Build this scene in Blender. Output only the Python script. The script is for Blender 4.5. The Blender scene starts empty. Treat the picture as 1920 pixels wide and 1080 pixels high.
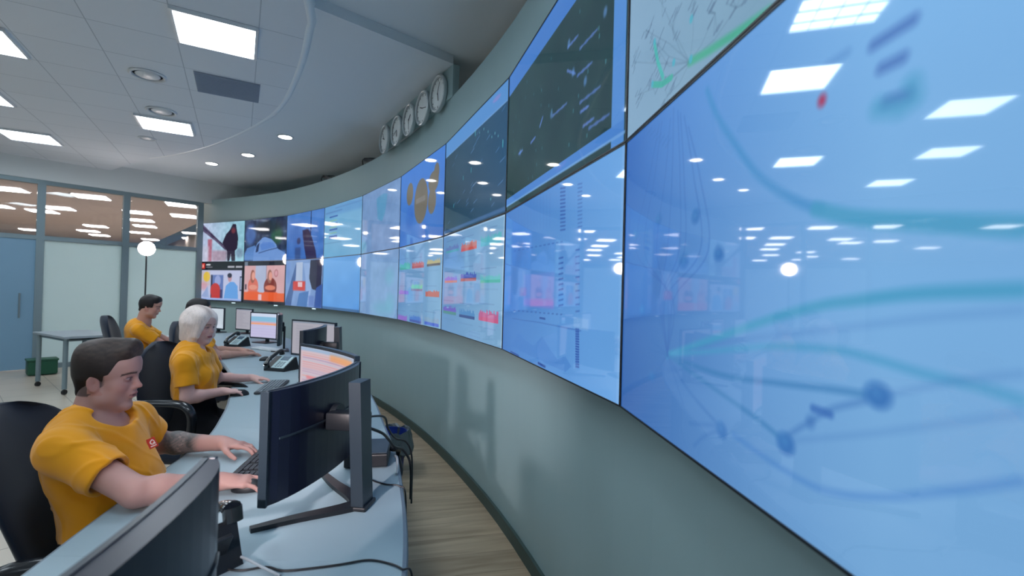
import bpy, bmesh, math, random
import numpy as np
from mathutils import Vector, Matrix, noise as mnoise

random.seed(7)
rng = np.random.RandomState(11)
sc = bpy.context.scene
COL = sc.collection

# ------------------------------------------------------------------ camera
CAM_Z = 1.466
F_PX, PITCH, ROLL = 904.08, 0.0090, 0.0259
cp, sp = math.cos(PITCH), math.sin(PITCH)
cr, sr = math.cos(ROLL), math.sin(ROLL)
fwd = Vector((0, cp, sp)); upv = Vector((0, -sp, cp)); rgt = Vector((1, 0, 0))
cam_r = rgt * cr + upv * sr
cam_u = upv * cr - rgt * sr
M = Matrix(((cam_r.x, cam_u.x, -fwd.x, 0), (cam_r.y, cam_u.y, -fwd.y, 0),
            (cam_r.z, cam_u.z, -fwd.z, CAM_Z), (0, 0, 0, 1)))
cd = bpy.data.cameras.new('camera')
cam = bpy.data.objects.new('camera', cd); COL.objects.link(cam)
cam.matrix_world = M
cd.sensor_width = 36.0
cd.lens = F_PX / 1920 * 36
cd.clip_start = 0.03
cd.dof.use_dof = True
cd.dof.focus_distance = 2.3
cd.dof.aperture_fstop = 3.2
sc.camera = cam

# ------------------------------------------------------------------ world and exposure
w = bpy.data.worlds.new('world'); sc.world = w; w.use_nodes = True
w.node_tree.nodes['Background'].inputs[0].default_value = (0.32, 0.42, 0.5, 1)
w.node_tree.nodes['Background'].inputs[1].default_value = 0.25
sc.view_settings.view_transform = 'Standard'
sc.view_settings.look = 'None'
sc.view_settings.exposure = 0.34
sc.view_settings.gamma = 1.0
sc.view_settings.use_curve_mapping = False
sc.cycles.max_bounces = 9
sc.cycles.diffuse_bounces = 5
sc.cycles.glossy_bounces = 4
sc.cycles.transmission_bounces = 6
sc.cycles.sample_clamp_indirect = 12.0
sc.cycles.use_denoising = True
PANEL_L = 14.0          # radiance of the recessed ceiling lights
SPOT_L = 16.0
LAMP_L = 55.0

def area_light(name, loc, size, power, color, rot=(0, 0, 0), sizey=None):
    l = bpy.data.lights.new(name, 'AREA'); l.energy = power; l.color = color
    l.shape = 'RECTANGLE' if sizey else 'SQUARE'; l.size = size
    if sizey: l.size_y = sizey
    o = bpy.data.objects.new(name, l); COL.objects.link(o)
    o.location = loc; o.rotation_euler = rot
    return o

# film lamp standing left of the camera, aimed along the desks at the curved wall
fl = bpy.data.lights.new('film_lamp', 'SPOT'); fl.energy = 165; fl.color = (1.0, .86, .88); fl.spot_size = math.radians(50); fl.spot_blend = 1.0; fl.shadow_soft_size = .035
flo = bpy.data.objects.new('film_lamp', fl); COL.objects.link(flo); flo.location = (-.85, -.05, 1.47)
flo.rotation_euler = (Vector((-.32, 5.0, .66)) - Vector(flo.location)).to_track_quat('-Z', 'Y').to_euler()

# ------------------------------------------------------------------ measuring helpers (photo pixel -> point of the place)
def ray(x, y):
    uu = (x - 960) / F_PX; vv = (540 - y) / F_PX
    u = uu * cr - vv * sr; v = uu * sr + vv * cr
    return np.array([u, cp - v * sp, sp + v * cp])
def on_z(x, y, z):
    d = ray(x, y); p = d * ((z - CAM_Z) / d[2]); return np.array([p[0], p[1], z])
def on_y(x, y, Y):
    d = ray(x, y); p = d * (Y / d[1]); return np.array([p[0], p[1], p[2] + CAM_Z])

# ------------------------------------------------------------------ tagging
def tag(o, label=None, cat=None, group=None, kind=None):
    if label: o['label'] = label
    if cat: o['category'] = cat
    if group: o['group'] = group
    if kind: o['kind'] = kind
    return o
def thing(name, label, cat, loc=(0, 0, 0), rz=0.0, group=None, kind=None):
    o = bpy.data.objects.new(name, None); COL.objects.link(o)
    o.empty_display_size = 0.1
    o.location = loc; o.rotation_euler = (0, 0, rz)
    return tag(o, label, cat, group, kind)
def copy_tree(o, parent=None):
    c = o.copy(); COL.objects.link(c)
    if parent is not None: c.parent = parent
    for ch in o.children: copy_tree(ch, c)
    return c

# ------------------------------------------------------------------ materials
def lin(c):
    return tuple((v / 255 / 12.92) if v / 255 <= 0.04045 else ((v / 255 + 0.055) / 1.055) ** 2.4 for v in c)
MATS = {}
def mat(name, rgb, rough=0.5, metal=0.0, spec=0.5, bump=None, noise=None, emit=None, sheen=0, coat=0, sss=0, alpha=None, trans=0):
    """rgb in 0..255 sRGB. bump=(scale,strength,detail); noise=(scale,amount) colour variation."""
    if name in MATS: return MATS[name]
    m = bpy.data.materials.new(name); m.use_nodes = True
    nt = m.node_tree; b = nt.nodes['Principled BSDF']
    col = lin(rgb) + (1,)
    b.inputs['Base Color'].default_value = col
    b.inputs['Roughness'].default_value = rough
    b.inputs['Metallic'].default_value = metal
    b.inputs['Specular IOR Level'].default_value = spec
    b.inputs['Coat Weight'].default_value = coat
    b.inputs['Sheen Weight'].default_value = sheen
    b.inputs['Transmission Weight'].default_value = trans
    if sss:
        b.inputs['Subsurface Weight'].default_value = sss
        b.inputs['Subsurface Radius'].default_value = (0.01, 0.004, 0.002)
        b.inputs['Subsurface Scale'].default_value = 1.0
    tc = nt.nodes.new('ShaderNodeTexCoord')
    if noise:
        n = nt.nodes.new('ShaderNodeTexNoise'); n.inputs['Scale'].default_value = noise[0]; n.inputs['Detail'].default_value = 4
        nt.links.new(tc.outputs['Object'], n.inputs['Vector'])
        r = nt.nodes.new('ShaderNodeValToRGB')
        a = noise[1]
        r.color_ramp.elements[0].position = 0.3; r.color_ramp.elements[1].position = 0.7
        r.color_ramp.elements[0].color = tuple(max(0, c * (1 - a)) for c in col[:3]) + (1,)
        r.color_ramp.elements[1].color = tuple(min(1, c * (1 + a)) for c in col[:3]) + (1,)
        nt.links.new(n.outputs['Fac'], r.inputs['Fac']); nt.links.new(r.outputs['Color'], b.inputs['Base Color'])
    if bump:
        n = nt.nodes.new('ShaderNodeTexNoise'); n.inputs['Scale'].default_value = bump[0]
        n.inputs['Detail'].default_value = bump[2] if len(bump) > 2 else 3
        nt.links.new(tc.outputs['Object'], n.inputs['Vector'])
        bp = nt.nodes.new('ShaderNodeBump'); bp.inputs['Strength'].default_value = bump[1]; bp.inputs['Distance'].default_value = 0.01
        nt.links.new(n.outputs['Fac'], bp.inputs['Height']); nt.links.new(bp.outputs['Normal'], b.inputs['Normal'])
    if emit:
        b.inputs['Emission Color'].default_value = lin(emit[0]) + (1,)
        b.inputs['Emission Strength'].default_value = emit[1]
    MATS[name] = m
    return m
def attr_mat(name, emit=None, rough=0.5, spec=0.5, bump=None, sss=0, sheen=0, coat=0, coat_rough=0.03):
    if name in MATS: return MATS[name]
    m = mat(name, (0, 0, 0) if emit else (128, 128, 128), rough=rough, spec=spec, bump=bump, sss=sss, sheen=sheen, coat=coat)
    nt = m.node_tree; b = nt.nodes['Principled BSDF']
    b.inputs['Coat Roughness'].default_value = coat_rough
    a = nt.nodes.new('ShaderNodeAttribute'); a.attribute_name = 'Col'
    if emit:
        b.inputs['Base Color'].default_value = (0.008, 0.009, 0.012, 1)
        nt.links.new(a.outputs['Color'], b.inputs['Emission Color']); b.inputs['Emission Strength'].default_value = emit
    else:
        nt.links.new(a.outputs['Color'], b.inputs['Base Color'])
    return m

# ------------------------------------------------------------------ mesh builder
def rotz(a):
    return Matrix.Rotation(a, 3, 'Z')
class MB:
    def __init__(s): s.v = []; s.f = []; s.sm = []
    def add(s, vs, fs, smooth=False):
        o = len(s.v); s.v += [tuple(v) for v in vs]
        s.f += [tuple(i + o for i in f) for f in fs]; s.sm += [smooth] * len(fs); return s
    def bm(s, bm, smooth=False):
        bm.verts.index_update()
        s.add([v.co[:] for v in bm.verts], [[v.index for v in f.verts] for f in bm.faces], smooth); bm.free(); return s
    def box(s, c, size, R=None, bev=0.0, seg=2, smooth=False):
        bm = bmesh.new(); bmesh.ops.create_cube(bm, size=1)
        for v in bm.verts: v.co = Vector((v.co.x * size[0], v.co.y * size[1], v.co.z * size[2]))
        if bev > 0:
            bmesh.ops.bevel(bm, geom=list(bm.edges), offset=bev, segments=seg, profile=0.5, affect='EDGES')
        for v in bm.verts:
            co = (R @ v.co) if R is not None else v.co
            v.co = co + Vector(c)
        return s.bm(bm, smooth)
    def prism(s, pts, z0, z1, smooth=False):
        n = len(pts)
        vs = [(p[0], p[1], z0) for p in pts] + [(p[0], p[1], z1) for p in pts]
        fs = [[i, (i + 1) % n, n + (i + 1) % n, n + i] for i in range(n)]
        fs += [list(range(n))[::-1], [n + i for i in range(n)]]
        return s.add(vs, fs, smooth)
    def extr(s, pts3, d):
        """polygon of 3d points extruded by vector d"""
        n = len(pts3); d = Vector(d)
        vs = [tuple(p) for p in pts3] + [tuple(Vector(p) + d) for p in pts3]
        fs = [[i, (i + 1) % n, n + (i + 1) % n, n + i] for i in range(n)]
        fs += [list(range(n))[::-1], [n + i for i in range(n)]]
        return s.add(vs, fs)
    def tube(s, pts, r, seg=8, caps=True, scale=(1, 1), smooth=True):
        pts = [Vector(p) for p in pts]; n = len(pts)
        rs = r if isinstance(r, (list, tuple)) else [r] * n
        vs = []; prev = None
        for i, p in enumerate(pts):
            t = (pts[min(i + 1, n - 1)] - pts[max(i - 1, 0)])
            if t.length < 1e-9: t = Vector((0, 0, 1))
            t.normalize()
            if prev is None:
                a = Vector((0, 0, 1)) if abs(t.z) < 0.9 else Vector((1, 0, 0))
                x = t.cross(a).normalized()
            else:
                x = (prev - t * prev.dot(t)).normalized()
            prev = x; y = t.cross(x)
            for k in range(seg):
                an = 2 * math.pi * k / seg
                vs.append(p + x * (math.cos(an) * rs[i] * scale[0]) + y * (math.sin(an) * rs[i] * scale[1]))
        fs = []
        for i in range(n - 1):
            for k in range(seg):
                fs.append([i * seg + k, i * seg + (k + 1) % seg, (i + 1) * seg + (k + 1) % seg, (i + 1) * seg + k])
        if caps:
            fs.append([k for k in range(seg)][::-1]); fs.append([(n - 1) * seg + k for k in range(seg)])
        return s.add(vs, fs, smooth)
    def lathe(s, prof, c=(0, 0, 0), seg=32, axis=None, smooth=True):
        """prof [(r,h)], axis Vector direction of h"""
        c = Vector(c); ax = Vector(axis).normalized() if axis is not None else Vector((0, 0, 1))
        a = Vector((0, 0, 1)) if abs(ax.z) < 0.9 else Vector((1, 0, 0))
        x = ax.cross(a).normalized(); y = ax.cross(x)
        vs = []
        for r, h in prof:
            for k in range(seg):
                an = 2 * math.pi * k / seg
                vs.append(c + ax * h + x * (math.cos(an) * r) + y * (math.sin(an) * r))
        fs = []
        for i in range(len(prof) - 1):
            for k in range(seg):
                fs.append([i * seg + k, i * seg + (k + 1) % seg, (i + 1) * seg + (k + 1) % seg, (i + 1) * seg + k])
        fs.append([k for k in range(seg)]); fs.append([(len(prof) - 1) * seg + k for k in range(seg)][::-1])
        return s.add(vs, fs, smooth)
    def build(s, name, material, parent=None, loc=None, origin=None):
        me = bpy.data.meshes.new(name)
        vs = s.v
        if origin is not None:
            vs = [(v[0] - origin[0], v[1] - origin[1], v[2] - origin[2]) for v in vs]
        me.from_pydata(vs, [], s.f); me.update()
        bm = bmesh.new(); bm.from_mesh(me); bmesh.ops.recalc_face_normals(bm, faces=list(bm.faces)); bm.to_mesh(me); bm.free()
        me.polygons.foreach_set('use_smooth', s.sm)
        if any(s.sm):
            try: me.set_sharp_from_angle(angle=math.radians(40))
            except Exception: pass
        me.materials.append(material)
        o = bpy.data.objects.new(name, me); COL.objects.link(o)
        if parent is not None: o.parent = parent
        if origin is not None: o.location = origin
        return o
def structure(name, mb, m, label=None):
    o = mb.build(name, m); o['kind'] = 'structure'
    if label: o['label'] = label
    return o

def catmull(pts, n=8):
    pts = [np.array(p, float) for p in pts]; out = []
    P = [2 * pts[0] - pts[1]] + pts + [2 * pts[-1] - pts[-2]]
    for i in range(1, len(P) - 2):
        for t in np.linspace(0, 1, n, endpoint=False):
            a, b, c, d = P[i - 1], P[i], P[i + 1], P[i + 2]
            out.append(0.5 * ((2 * b) + (-a + c) * t + (2 * a - 5 * b + 4 * c - d) * t * t + (-a + 3 * b - 3 * c + d) * t ** 3))
    out.append(pts[-1]); return out

# ------------------------------------------------------------------ painted colour grids (screen pictures)
def grid_mesh(name, P00, P10, P01, nx, ny, cols, material, parent=None, bulge=0.0, nrm=None):
    """rectangular grid P00(bottom-left) P10(bottom-right) P01(top-left); cols (ny,nx,3) sRGB 0..255, row 0 = top"""
    P00, P10, P01 = [np.array(p, float) for p in (P00, P10, P01)]
    u = np.linspace(0, 1, nx); v = np.linspace(1, 0, ny)
    U, V = np.meshgrid(u, v)
    pts = P00[None, None] + (P10 - P00)[None, None] * U[..., None] + (P01 - P00)[None, None] * V[..., None]
    if bulge: pts = pts + np.array(nrm)[None, None] * (bulge * (1 - (2 * U - 1) ** 2))[..., None]
    me = bpy.data.meshes.new(name)
    idx = np.arange(nx * ny).reshape(ny, nx)
    q = np.stack([idx[1:, :-1], idx[1:, 1:], idx[:-1, 1:], idx[:-1, :-1]], -1).reshape(-1, 4)
    mesh_from_np(me, pts.reshape(-1, 3), q)
    c = np.clip(cols.reshape(-1, 3), 0, 255) / 255.0
    cl = np.where(c <= 0.04045, c / 12.92, ((c + 0.055) / 1.055) ** 2.4)
    set_col(me, cl)
    me.materials.append(material)
    o = bpy.data.objects.new(name, me); COL.objects.link(o)
    if parent is not None: o.parent = parent
    return o
def mesh_from_np(me, V, Q):
    me.vertices.add(len(V)); me.vertices.foreach_set('co', np.ascontiguousarray(V, dtype=np.float32).ravel())
    me.loops.add(Q.size); me.loops.foreach_set('vertex_index', np.ascontiguousarray(Q, dtype=np.int32).ravel())
    me.polygons.add(len(Q)); k = Q.shape[1]
    me.polygons.foreach_set('loop_start', np.arange(0, len(Q) * k, k, dtype=np.int32))
    try: me.polygons.foreach_set('loop_total', np.full(len(Q), k, dtype=np.int32))
    except Exception: pass
    me.update(calc_edges=True); me.validate()
def set_col(me, cl):
    a = me.color_attributes.new('Col', 'FLOAT_COLOR', 'POINT')
    a.data.foreach_set('color', np.concatenate([cl, np.ones((len(cl), 1))], 1).astype(np.float32).ravel())

class Canvas:
    """picture painted on a grid; coordinates u right, v down, both 0..1"""
    def __init__(s, nx, ny, bg, asp=1.0, mapf=None):
        s.nx, s.ny = nx, ny
        s.a = np.zeros((ny, nx, 3)); s.a[:] = bg
        s.U, s.V = np.meshgrid(np.linspace(0, 1, nx), np.linspace(0, 1, ny)); s.asp = asp
        s.map = mapf or (lambda x, y: (x, y))
        s.px = 1.0 / ny
    def put(s, mask, col, al=1.0):
        m = np.clip(mask, 0, 1)[..., None] * al
        s.a = s.a * (1 - m) + np.array(col, float) * m; return s
    def grad(s, c0, c1, axis='u', m=None):
        t = (s.U if axis == 'u' else s.V)[..., None]
        g = np.array(c0) * (1 - t) + np.array(c1) * t
        s.a = g if m is None else s.a * (1 - m[..., None]) + g * m[..., None]; return s
    def M(s, p): return s.map(*p)
    def rect(s, u0, v0, u1, v1, col, al=1.0, soft=None):
        f = s.px * (soft or 0.7)
        m = np.clip((s.U - u0) / f + .5, 0, 1) * np.clip((u1 - s.U) / f + .5, 0, 1) * np.clip((s.V - v0) / f + .5, 0, 1) * np.clip((v1 - s.V) / f + .5, 0, 1)
        return s.put(m, col, al)
    def ell(s, u, v, ru, rv, col, al=1.0, soft=None, rot=0):
        du, dv = (s.U - u) * s.asp, s.V - v
        c_, s_ = math.cos(rot), math.sin(rot)
        du, dv = du * c_ + dv * s_, -du * s_ + dv * c_
        r = np.sqrt((du / (ru * s.asp)) ** 2 + (dv / rv) ** 2)
        f = (soft or 1.0) * s.px / min(ru * s.asp, rv)
        return s.put(np.clip((1 - r) / f + .5, 0, 1), col, al)
    def line(s, pts, wd, col, al=1.0, soft=None):
        """pts in u,v; wd in v units"""
        d = np.full(s.U.shape, 9.0)
        for (a, b) in zip(pts[:-1], pts[1:]):
            ax, ay, bx, by = a[0] * s.asp, a[1], b[0] * s.asp, b[1]
            dx, dy = bx - ax, by - ay; L = dx * dx + dy * dy + 1e-12
            t = np.clip(((s.U * s.asp - ax) * dx + (s.V - ay) * dy) / L, 0, 1)
            d = np.minimum(d, np.hypot(s.U * s.asp - ax - t * dx, s.V - ay - t * dy))
        f = s.px * (soft or 1.0)
        return s.put(np.clip((wd / 2 - d) / f + .5, 0, 1), col, al)
    def poly(s, pts, col, al=1.0):
        ins = np.zeros(s.U.shape, bool); n = len(pts)
        for i in range(n):
            x0, y0 = pts[i]; x1, y1 = pts[(i + 1) % n]
            if y0 == y1: continue
            c = ((y0 > s.V) != (y1 > s.V)) & (s.U < (x1 - x0) * (s.V - y0) / (y1 - y0) + x0)
            ins ^= c
        return s.put(ins.astype(float), col, al)
    def noise(s, amp, sx=6, sy=6, seed=0, tint=(1, 1, 1)):
        r = np.random.RandomState(seed); g = r.rand(sy + 2, sx + 2) - .5
        x = s.U * sx; y = s.V * sy; xi = x.astype(int); yi = y.astype(int); fx = x - xi; fy = y - yi
        fx = fx * fx * (3 - 2 * fx); fy = fy * fy * (3 - 2 * fy)
        n = (g[yi, xi] * (1 - fx) + g[yi, xi + 1] * fx) * (1 - fy) + (g[yi + 1, xi] * (1 - fx) + g[yi + 1, xi + 1] * fx) * fy
        s.a = s.a + (n * amp * 2)[..., None] * np.array(tint); return s
# ------------------------------------------------------------------ plan of the place
C = np.array([[-6.345, 9.785], [-5.105, 9.161], [-3.947, 8.397], [-2.927, 7.456], [-2.017, 6.409], [-1.24, 5.259],
              [-0.584, 4.037], [-0.046, 2.758], [0.328, 1.421], [0.467, 0.041]])
ZB, RH = 1.1365, 0.783
Z_RING, Z_ISL, Z_WALL = 3.556, 3.456, 3.19
def outn(k):
    d = C[k + 1] - C[k]; d = d / np.hypot(*d); return np.array([-d[1], d[0]])
def curve(off, ext=True):
    """wall line at distance off behind the screens (mitred), runs far left -> behind the camera"""
    P = [C[0] - (C[1] - C[0]) / np.hypot(*(C[1] - C[0])) * .12] + [c for c in C[1:]]
    if ext: P = P + [np.array([.45, -1.35]), np.array([.28, -2.75]), np.array([-.05, -4.1])]
    P = np.array(P); out = []
    for i in range(len(P)):
        a = P[i] - P[i - 1] if i > 0 else P[1] - P[0]; b = P[i + 1] - P[i] if i < len(P) - 1 else P[-1] - P[-2]
        na = np.array([-a[1], a[0]]) / np.hypot(*a); nb_ = np.array([-b[1], b[0]]) / np.hypot(*b)
        n = na + nb_; n = n / (n @ n) * 2 * 1.0
        out.append(P[i] + n * off)
    return np.array(out)
def smooth2(P, n=6): return np.array(catmull([np.append(p, 0) for p in P], n))[:, :2]
def on_wall(x, y, off=0.0):
    d = ray(x, y)
    for k in range(9):
        a = C[k] + outn(k) * off; b = C[k + 1] + outn(k) * off
        Mx = np.array([[d[0], a[0] - b[0]], [d[1], a[1] - b[1]]]); t, s = np.linalg.solve(Mx, a)
        if t > 0 and -.03 <= s <= 1.03: p = d * t; return np.array([p[0], p[1], p[2] + CAM_Z]), k, s
PA = np.array([-6.214, 9.857]); PD = np.array([.6441, .7649])     # glass partition line
def on_part(x, y, off=0.0):
    d = ray(x, y); n = np.array([-PD[1], PD[0]]); t = ((PA + n * off) @ n) / (d[:2] @ n); p = d * t
    return np.array([p[0], p[1], p[2] + CAM_Z])
def part_s(x, y=450): return float((on_part(x, y)[:2] - PA) @ PD)

def strip(mb, A, B, z0, z1):
    """solid wall between plan lines A and B (same length)"""
    n = len(A)
    vs = []
    for i in range(n): vs += [(A[i][0], A[i][1], z0), (A[i][0], A[i][1], z1), (B[i][0], B[i][1], z0), (B[i][0], B[i][1], z1)]
    fs = []
    for i in range(n - 1):
        a, b = i * 4, i * 4 + 4
        fs += [[a, b, b + 1, a + 1], [a + 2, a + 3, b + 3, b + 2], [a + 1, b + 1, b + 3, a + 3], [a, a + 2, b + 2, b]]
    fs += [[0, 1, 3, 2], [n * 4 - 4, n * 4 - 2, n * 4 - 1, n * 4 - 3]]
    return mb.add(vs, fs)

# ------------------------------------------------------------------ materials of the room
def grid_mat(name, rgb, line, tile, angle, lw, rough=.5, spec=.4, offx=0, offy=0, noise=.04, half_tile=False, bumpy=None):
    m = mat(name, rgb, rough=rough, spec=spec); nt = m.node_tree; b = nt.nodes['Principled BSDF']
    tc = nt.nodes.new('ShaderNodeTexCoord'); mp = nt.nodes.new('ShaderNodeMapping')
    mp.vector_type = 'TEXTURE'
    mp.inputs['Location'].default_value = (offx, offy, 0); mp.inputs['Rotation'].default_value = (0, 0, angle)
    nt.links.new(tc.outputs['Object'], mp.inputs['Vector'])
    br = nt.nodes.new('ShaderNodeTexBrick'); br.offset = 0.0; br.squash = 1.0
    br.inputs['Scale'].default_value = 1.0; br.inputs['Brick Width'].default_value = tile; br.inputs['Row Height'].default_value = tile
    br.inputs['Mortar Size'].default_value = lw; br.inputs['Mortar Smooth'].default_value = .1
    c = lin(rgb)
    br.inputs['Color1'].default_value = tuple(v * (1 - noise) for v in c) + (1,); br.inputs['Color2'].default_value = tuple(v * (1 + noise) for v in c) + (1,)
    br.inputs['Mortar'].default_value = lin(line) + (1,)
    nt.links.new(mp.outputs['Vector'], br.inputs['Vector']); nt.links.new(br.outputs['Color'], b.inputs['Base Color'])
    return m
def wood_mat(name, a1, a2, angle):
    m = mat(name, a1, rough=.42, spec=.35); nt = m.node_tree; b = nt.nodes['Principled BSDF']
    tc = nt.nodes.new('ShaderNodeTexCoord'); mp = nt.nodes.new('ShaderNodeMapping'); mp.vector_type = 'TEXTURE'
    mp.inputs['Rotation'].default_value = (0, 0, angle)
    nt.links.new(tc.outputs['Object'], mp.inputs['Vector'])
    mp2 = nt.nodes.new('ShaderNodeMapping'); mp2.inputs['Scale'].default_value = (1.6, 14, 1)
    nt.links.new(mp.outputs['Vector'], mp2.inputs['Vector'])
    n = nt.nodes.new('ShaderNodeTexNoise'); n.inputs['Scale'].default_value = 1.0; n.inputs['Detail'].default_value = 6; n.inputs['Distortion'].default_value = .6
    nt.links.new(mp2.outputs['Vector'], n.inputs['Vector'])
    r = nt.nodes.new('ShaderNodeValToRGB'); r.color_ramp.elements[0].position = .35; r.color_ramp.elements[1].position = .68
    r.color_ramp.elements[0].color = lin(a2) + (1,); r.color_ramp.elements[1].color = lin(a1) + (1,)
    nt.links.new(n.outputs['Fac'], r.inputs['Fac'])
    br = nt.nodes.new('ShaderNodeTexBrick'); br.offset = .37; br.inputs['Scale'].default_value = 1
    br.inputs['Brick Width'].default_value = 1.25; br.inputs['Row Height'].default_value = .19; br.inputs['Mortar Size'].default_value = .0015
    br.inputs['Color1'].default_value = (1, 1, 1, 1); br.inputs['Color2'].default_value = (.86, .86, .86, 1); br.inputs['Mortar'].default_value = (.45, .42, .4, 1)
    nt.links.new(mp.outputs['Vector'], br.inputs['Vector'])
    mx = nt.nodes.new('ShaderNodeMix'); mx.data_type = 'RGBA'; mx.blend_type = 'MULTIPLY'; mx.inputs[0].default_value = 1
    nt.links.new(r.outputs['Color'], mx.inputs[6]); nt.links.new(br.outputs['Color'], mx.inputs[7]); nt.links.new(mx.outputs[2], b.inputs['Base Color'])
    return m
def glass_mat(name, tint=(228, 230, 232), refl=1.0):
    if name in MATS: return MATS[name]
    m = bpy.data.materials.new(name); m.use_nodes = True; nt = m.node_tree
    for n in list(nt.nodes): nt.nodes.remove(n)
    out = nt.nodes.new('ShaderNodeOutputMaterial'); mx = nt.nodes.new('ShaderNodeMixShader'); tr = nt.nodes.new('ShaderNodeBsdfTransparent'); gl = nt.nodes.new('ShaderNodeBsdfGlossy')
    fr = nt.nodes.new('ShaderNodeFresnel'); fr.inputs['IOR'].default_value = 1.5
    tr.inputs['Color'].default_value = lin(tint) + (1,); gl.inputs['Roughness'].default_value = .01
    nt.links.new(fr.outputs['Fac'], mx.inputs['Fac']); nt.links.new(tr.outputs[0], mx.inputs[1]); nt.links.new(gl.outputs[0], mx.inputs[2]); nt.links.new(mx.outputs[0], out.inputs['Surface'])
    MATS[name] = m; return m
TILE = .576; GA = math.radians(29.5)
gu = np.array([math.cos(GA), math.sin(GA)]); gv = np.array([-gu[1], gu[0]])
L0 = np.mean([on_z(*p, Z_ISL)[:2] for p in [(325, 13), (480, 47), (475, 107), (337, 77)]], axis=0)
gorig = L0 - (gu + gv) * TILE / 2
M_CEIL = mat('ceiling_paint', (228, 235, 240), rough=.9, spec=.1)
M_TILE = grid_mat('ceiling_tiles', (228, 234, 240), (188, 196, 204), TILE, GA, .004, rough=.85, spec=.1, offx=gorig[0], offy=gorig[1], noise=.015)
M_WALL = mat('grey_green_wall', (154, 180, 183), rough=.38, spec=.45, bump=(600, .02))
M_WALLB = mat('bulkhead_paint', (222, 228, 228), rough=.8, spec=.15)
M_DARKW = mat('dark_paint', (84, 134, 154), rough=.9)
M_FLOOR = grid_mat('floor_tiles', (190, 178, 162), (124, 114, 102), .54, math.radians(50), .004, rough=.30, spec=.45, noise=.03)
M_WOOD = wood_mat('pale_wood_planks', (204, 182, 154), (168, 146, 120), math.radians(14))
M_BASE = mat('dark_green_skirting', (64, 84, 80), rough=.5)
M_ALU = mat('grey_aluminium', (128, 146, 152), rough=.45, metal=.3)
M_BLACK = mat('black_plastic', (24, 27, 32), rough=.42, spec=.5)

# ------------------------------------------------------------------ shell
structure('floor', MB().box((-4, 6, -.05), (34, 44, .1)), M_FLOOR)
wi = smooth2(curve(-1.15), 5); wo = smooth2(curve(.12), 5)
structure('floor_wood', strip(MB(), wi, wo, .0, .006), M_WOOD)
A, B = smooth2(curve(.11), 5), smooth2(curve(.30), 5)
structure('wall_right', strip(MB(), A, B, 0.0, Z_WALL), M_WALL)
structure('baseboard_right', strip(MB(), smooth2(curve(.092), 5), smooth2(curve(.1095), 5), .006, .085), M_BASE)
# outer room walls
def wall_seg(name, a, b, z0, z1, th, m, side=1):
    a, b = np.array(a, float), np.array(b, float); d = (b - a) / np.hypot(*(b - a)); n = np.array([-d[1], d[0]]) * side * th
    return structure(name, MB().prism([a, b, b + n, a + n], z0, z1), m)
wall_seg('wall_outer', (4.2, -6), (4.2, 14), 0, 3.9, .15, M_DARKW, -1)
wall_seg('wall_far', (4.2, 14), (-2.7, 14), 0, 3.9, .15, M_DARKW, -1)
wall_seg('wall_back', (-10.5, -6), (4.2, -6), 0, 3.9, .15, M_WALLB, -1)
pB = PA - PD * 9.0
wall_seg('wall_left', pB, (-10.5, -6), 0, 3.9, .15, M_WALLB, -1)
# ring ceiling and the lower tiled island with its rounded rim
n_ = np.array([-PD[1], PD[0]])
ringpoly = [(4.2, -6), (4.2, 14), (-2.8, 14), tuple(pB), (-10.5, -6)]
structure('ceiling', MB().prism(ringpoly, Z_RING, Z_RING + .06), M_CEIL)
rim = [on_z(*p, Z_ISL)[:2] for p in [(578, 20), (577, 60), (560, 130), (527, 198), (480, 235), (400, 272), (330, 290), (280, 297)]]
rim = [np.array([-.95, -5.9]), np.array([-.62, -4]), np.array([-.55, -2.2]), np.array([-.66, -.4]), np.array([-.98, 1.3]), np.array([-1.20, 2.3])] + rim
r2 = smooth2(rim, 6)
end = r2[-1]; tdir = end - r2[-2]; tdir /= np.hypot(*tdir)
sP = float((end - PA) @ PD); hit = PA + PD * (sP - .2) 
isl = list(r2) + [hit + n_ * -.02, pB + PD * .2 + n_ * -.02 * 0, np.array([-10.4, -5.9])]
structure('ceiling_island', MB().prism([tuple(p) for p in isl], Z_ISL, Z_RING + .001), M_TILE)
rimtube = MB().tube([(p[0], p[1], Z_ISL + .045) for p in r2], .05, seg=10)
structure('trim_1', rimtube, mat('white_rim', (240, 246, 248), rough=.35, spec=.5))
# dropped beam meeting the curved wall, with the panel that carries the clocks
Z_BM = 3.475
bc = [on_z(*p, Z_BM)[:2] for p in [(715, 240), (850, 120)]]
bl = [on_z(530, 203, Z_BM)[:2], on_z(585, 12, Z_BM)[:2]]
b0 = bl[0] + (bl[0] - bc[0]) * .15; b1 = bl[1] + (bl[1] - bc[1]) * .15
structure('ceiling_beam', MB().prism([tuple(b0), tuple(bc[0]), tuple(bc[1]), tuple(b1)], Z_BM, Z_RING + .001), M_CEIL)
dpn = bc[1] - bc[0]; dpn = dpn / np.hypot(*dpn); npn = np.array([-dpn[1], dpn[0]])
structure('wall_clock_panel', MB().prism([tuple(bc[0]), tuple(bc[1]), tuple(bc[1] + npn * .06), tuple(bc[0] + npn * .06)], Z_WALL - .004, Z_BM), M_WALL)

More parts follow.
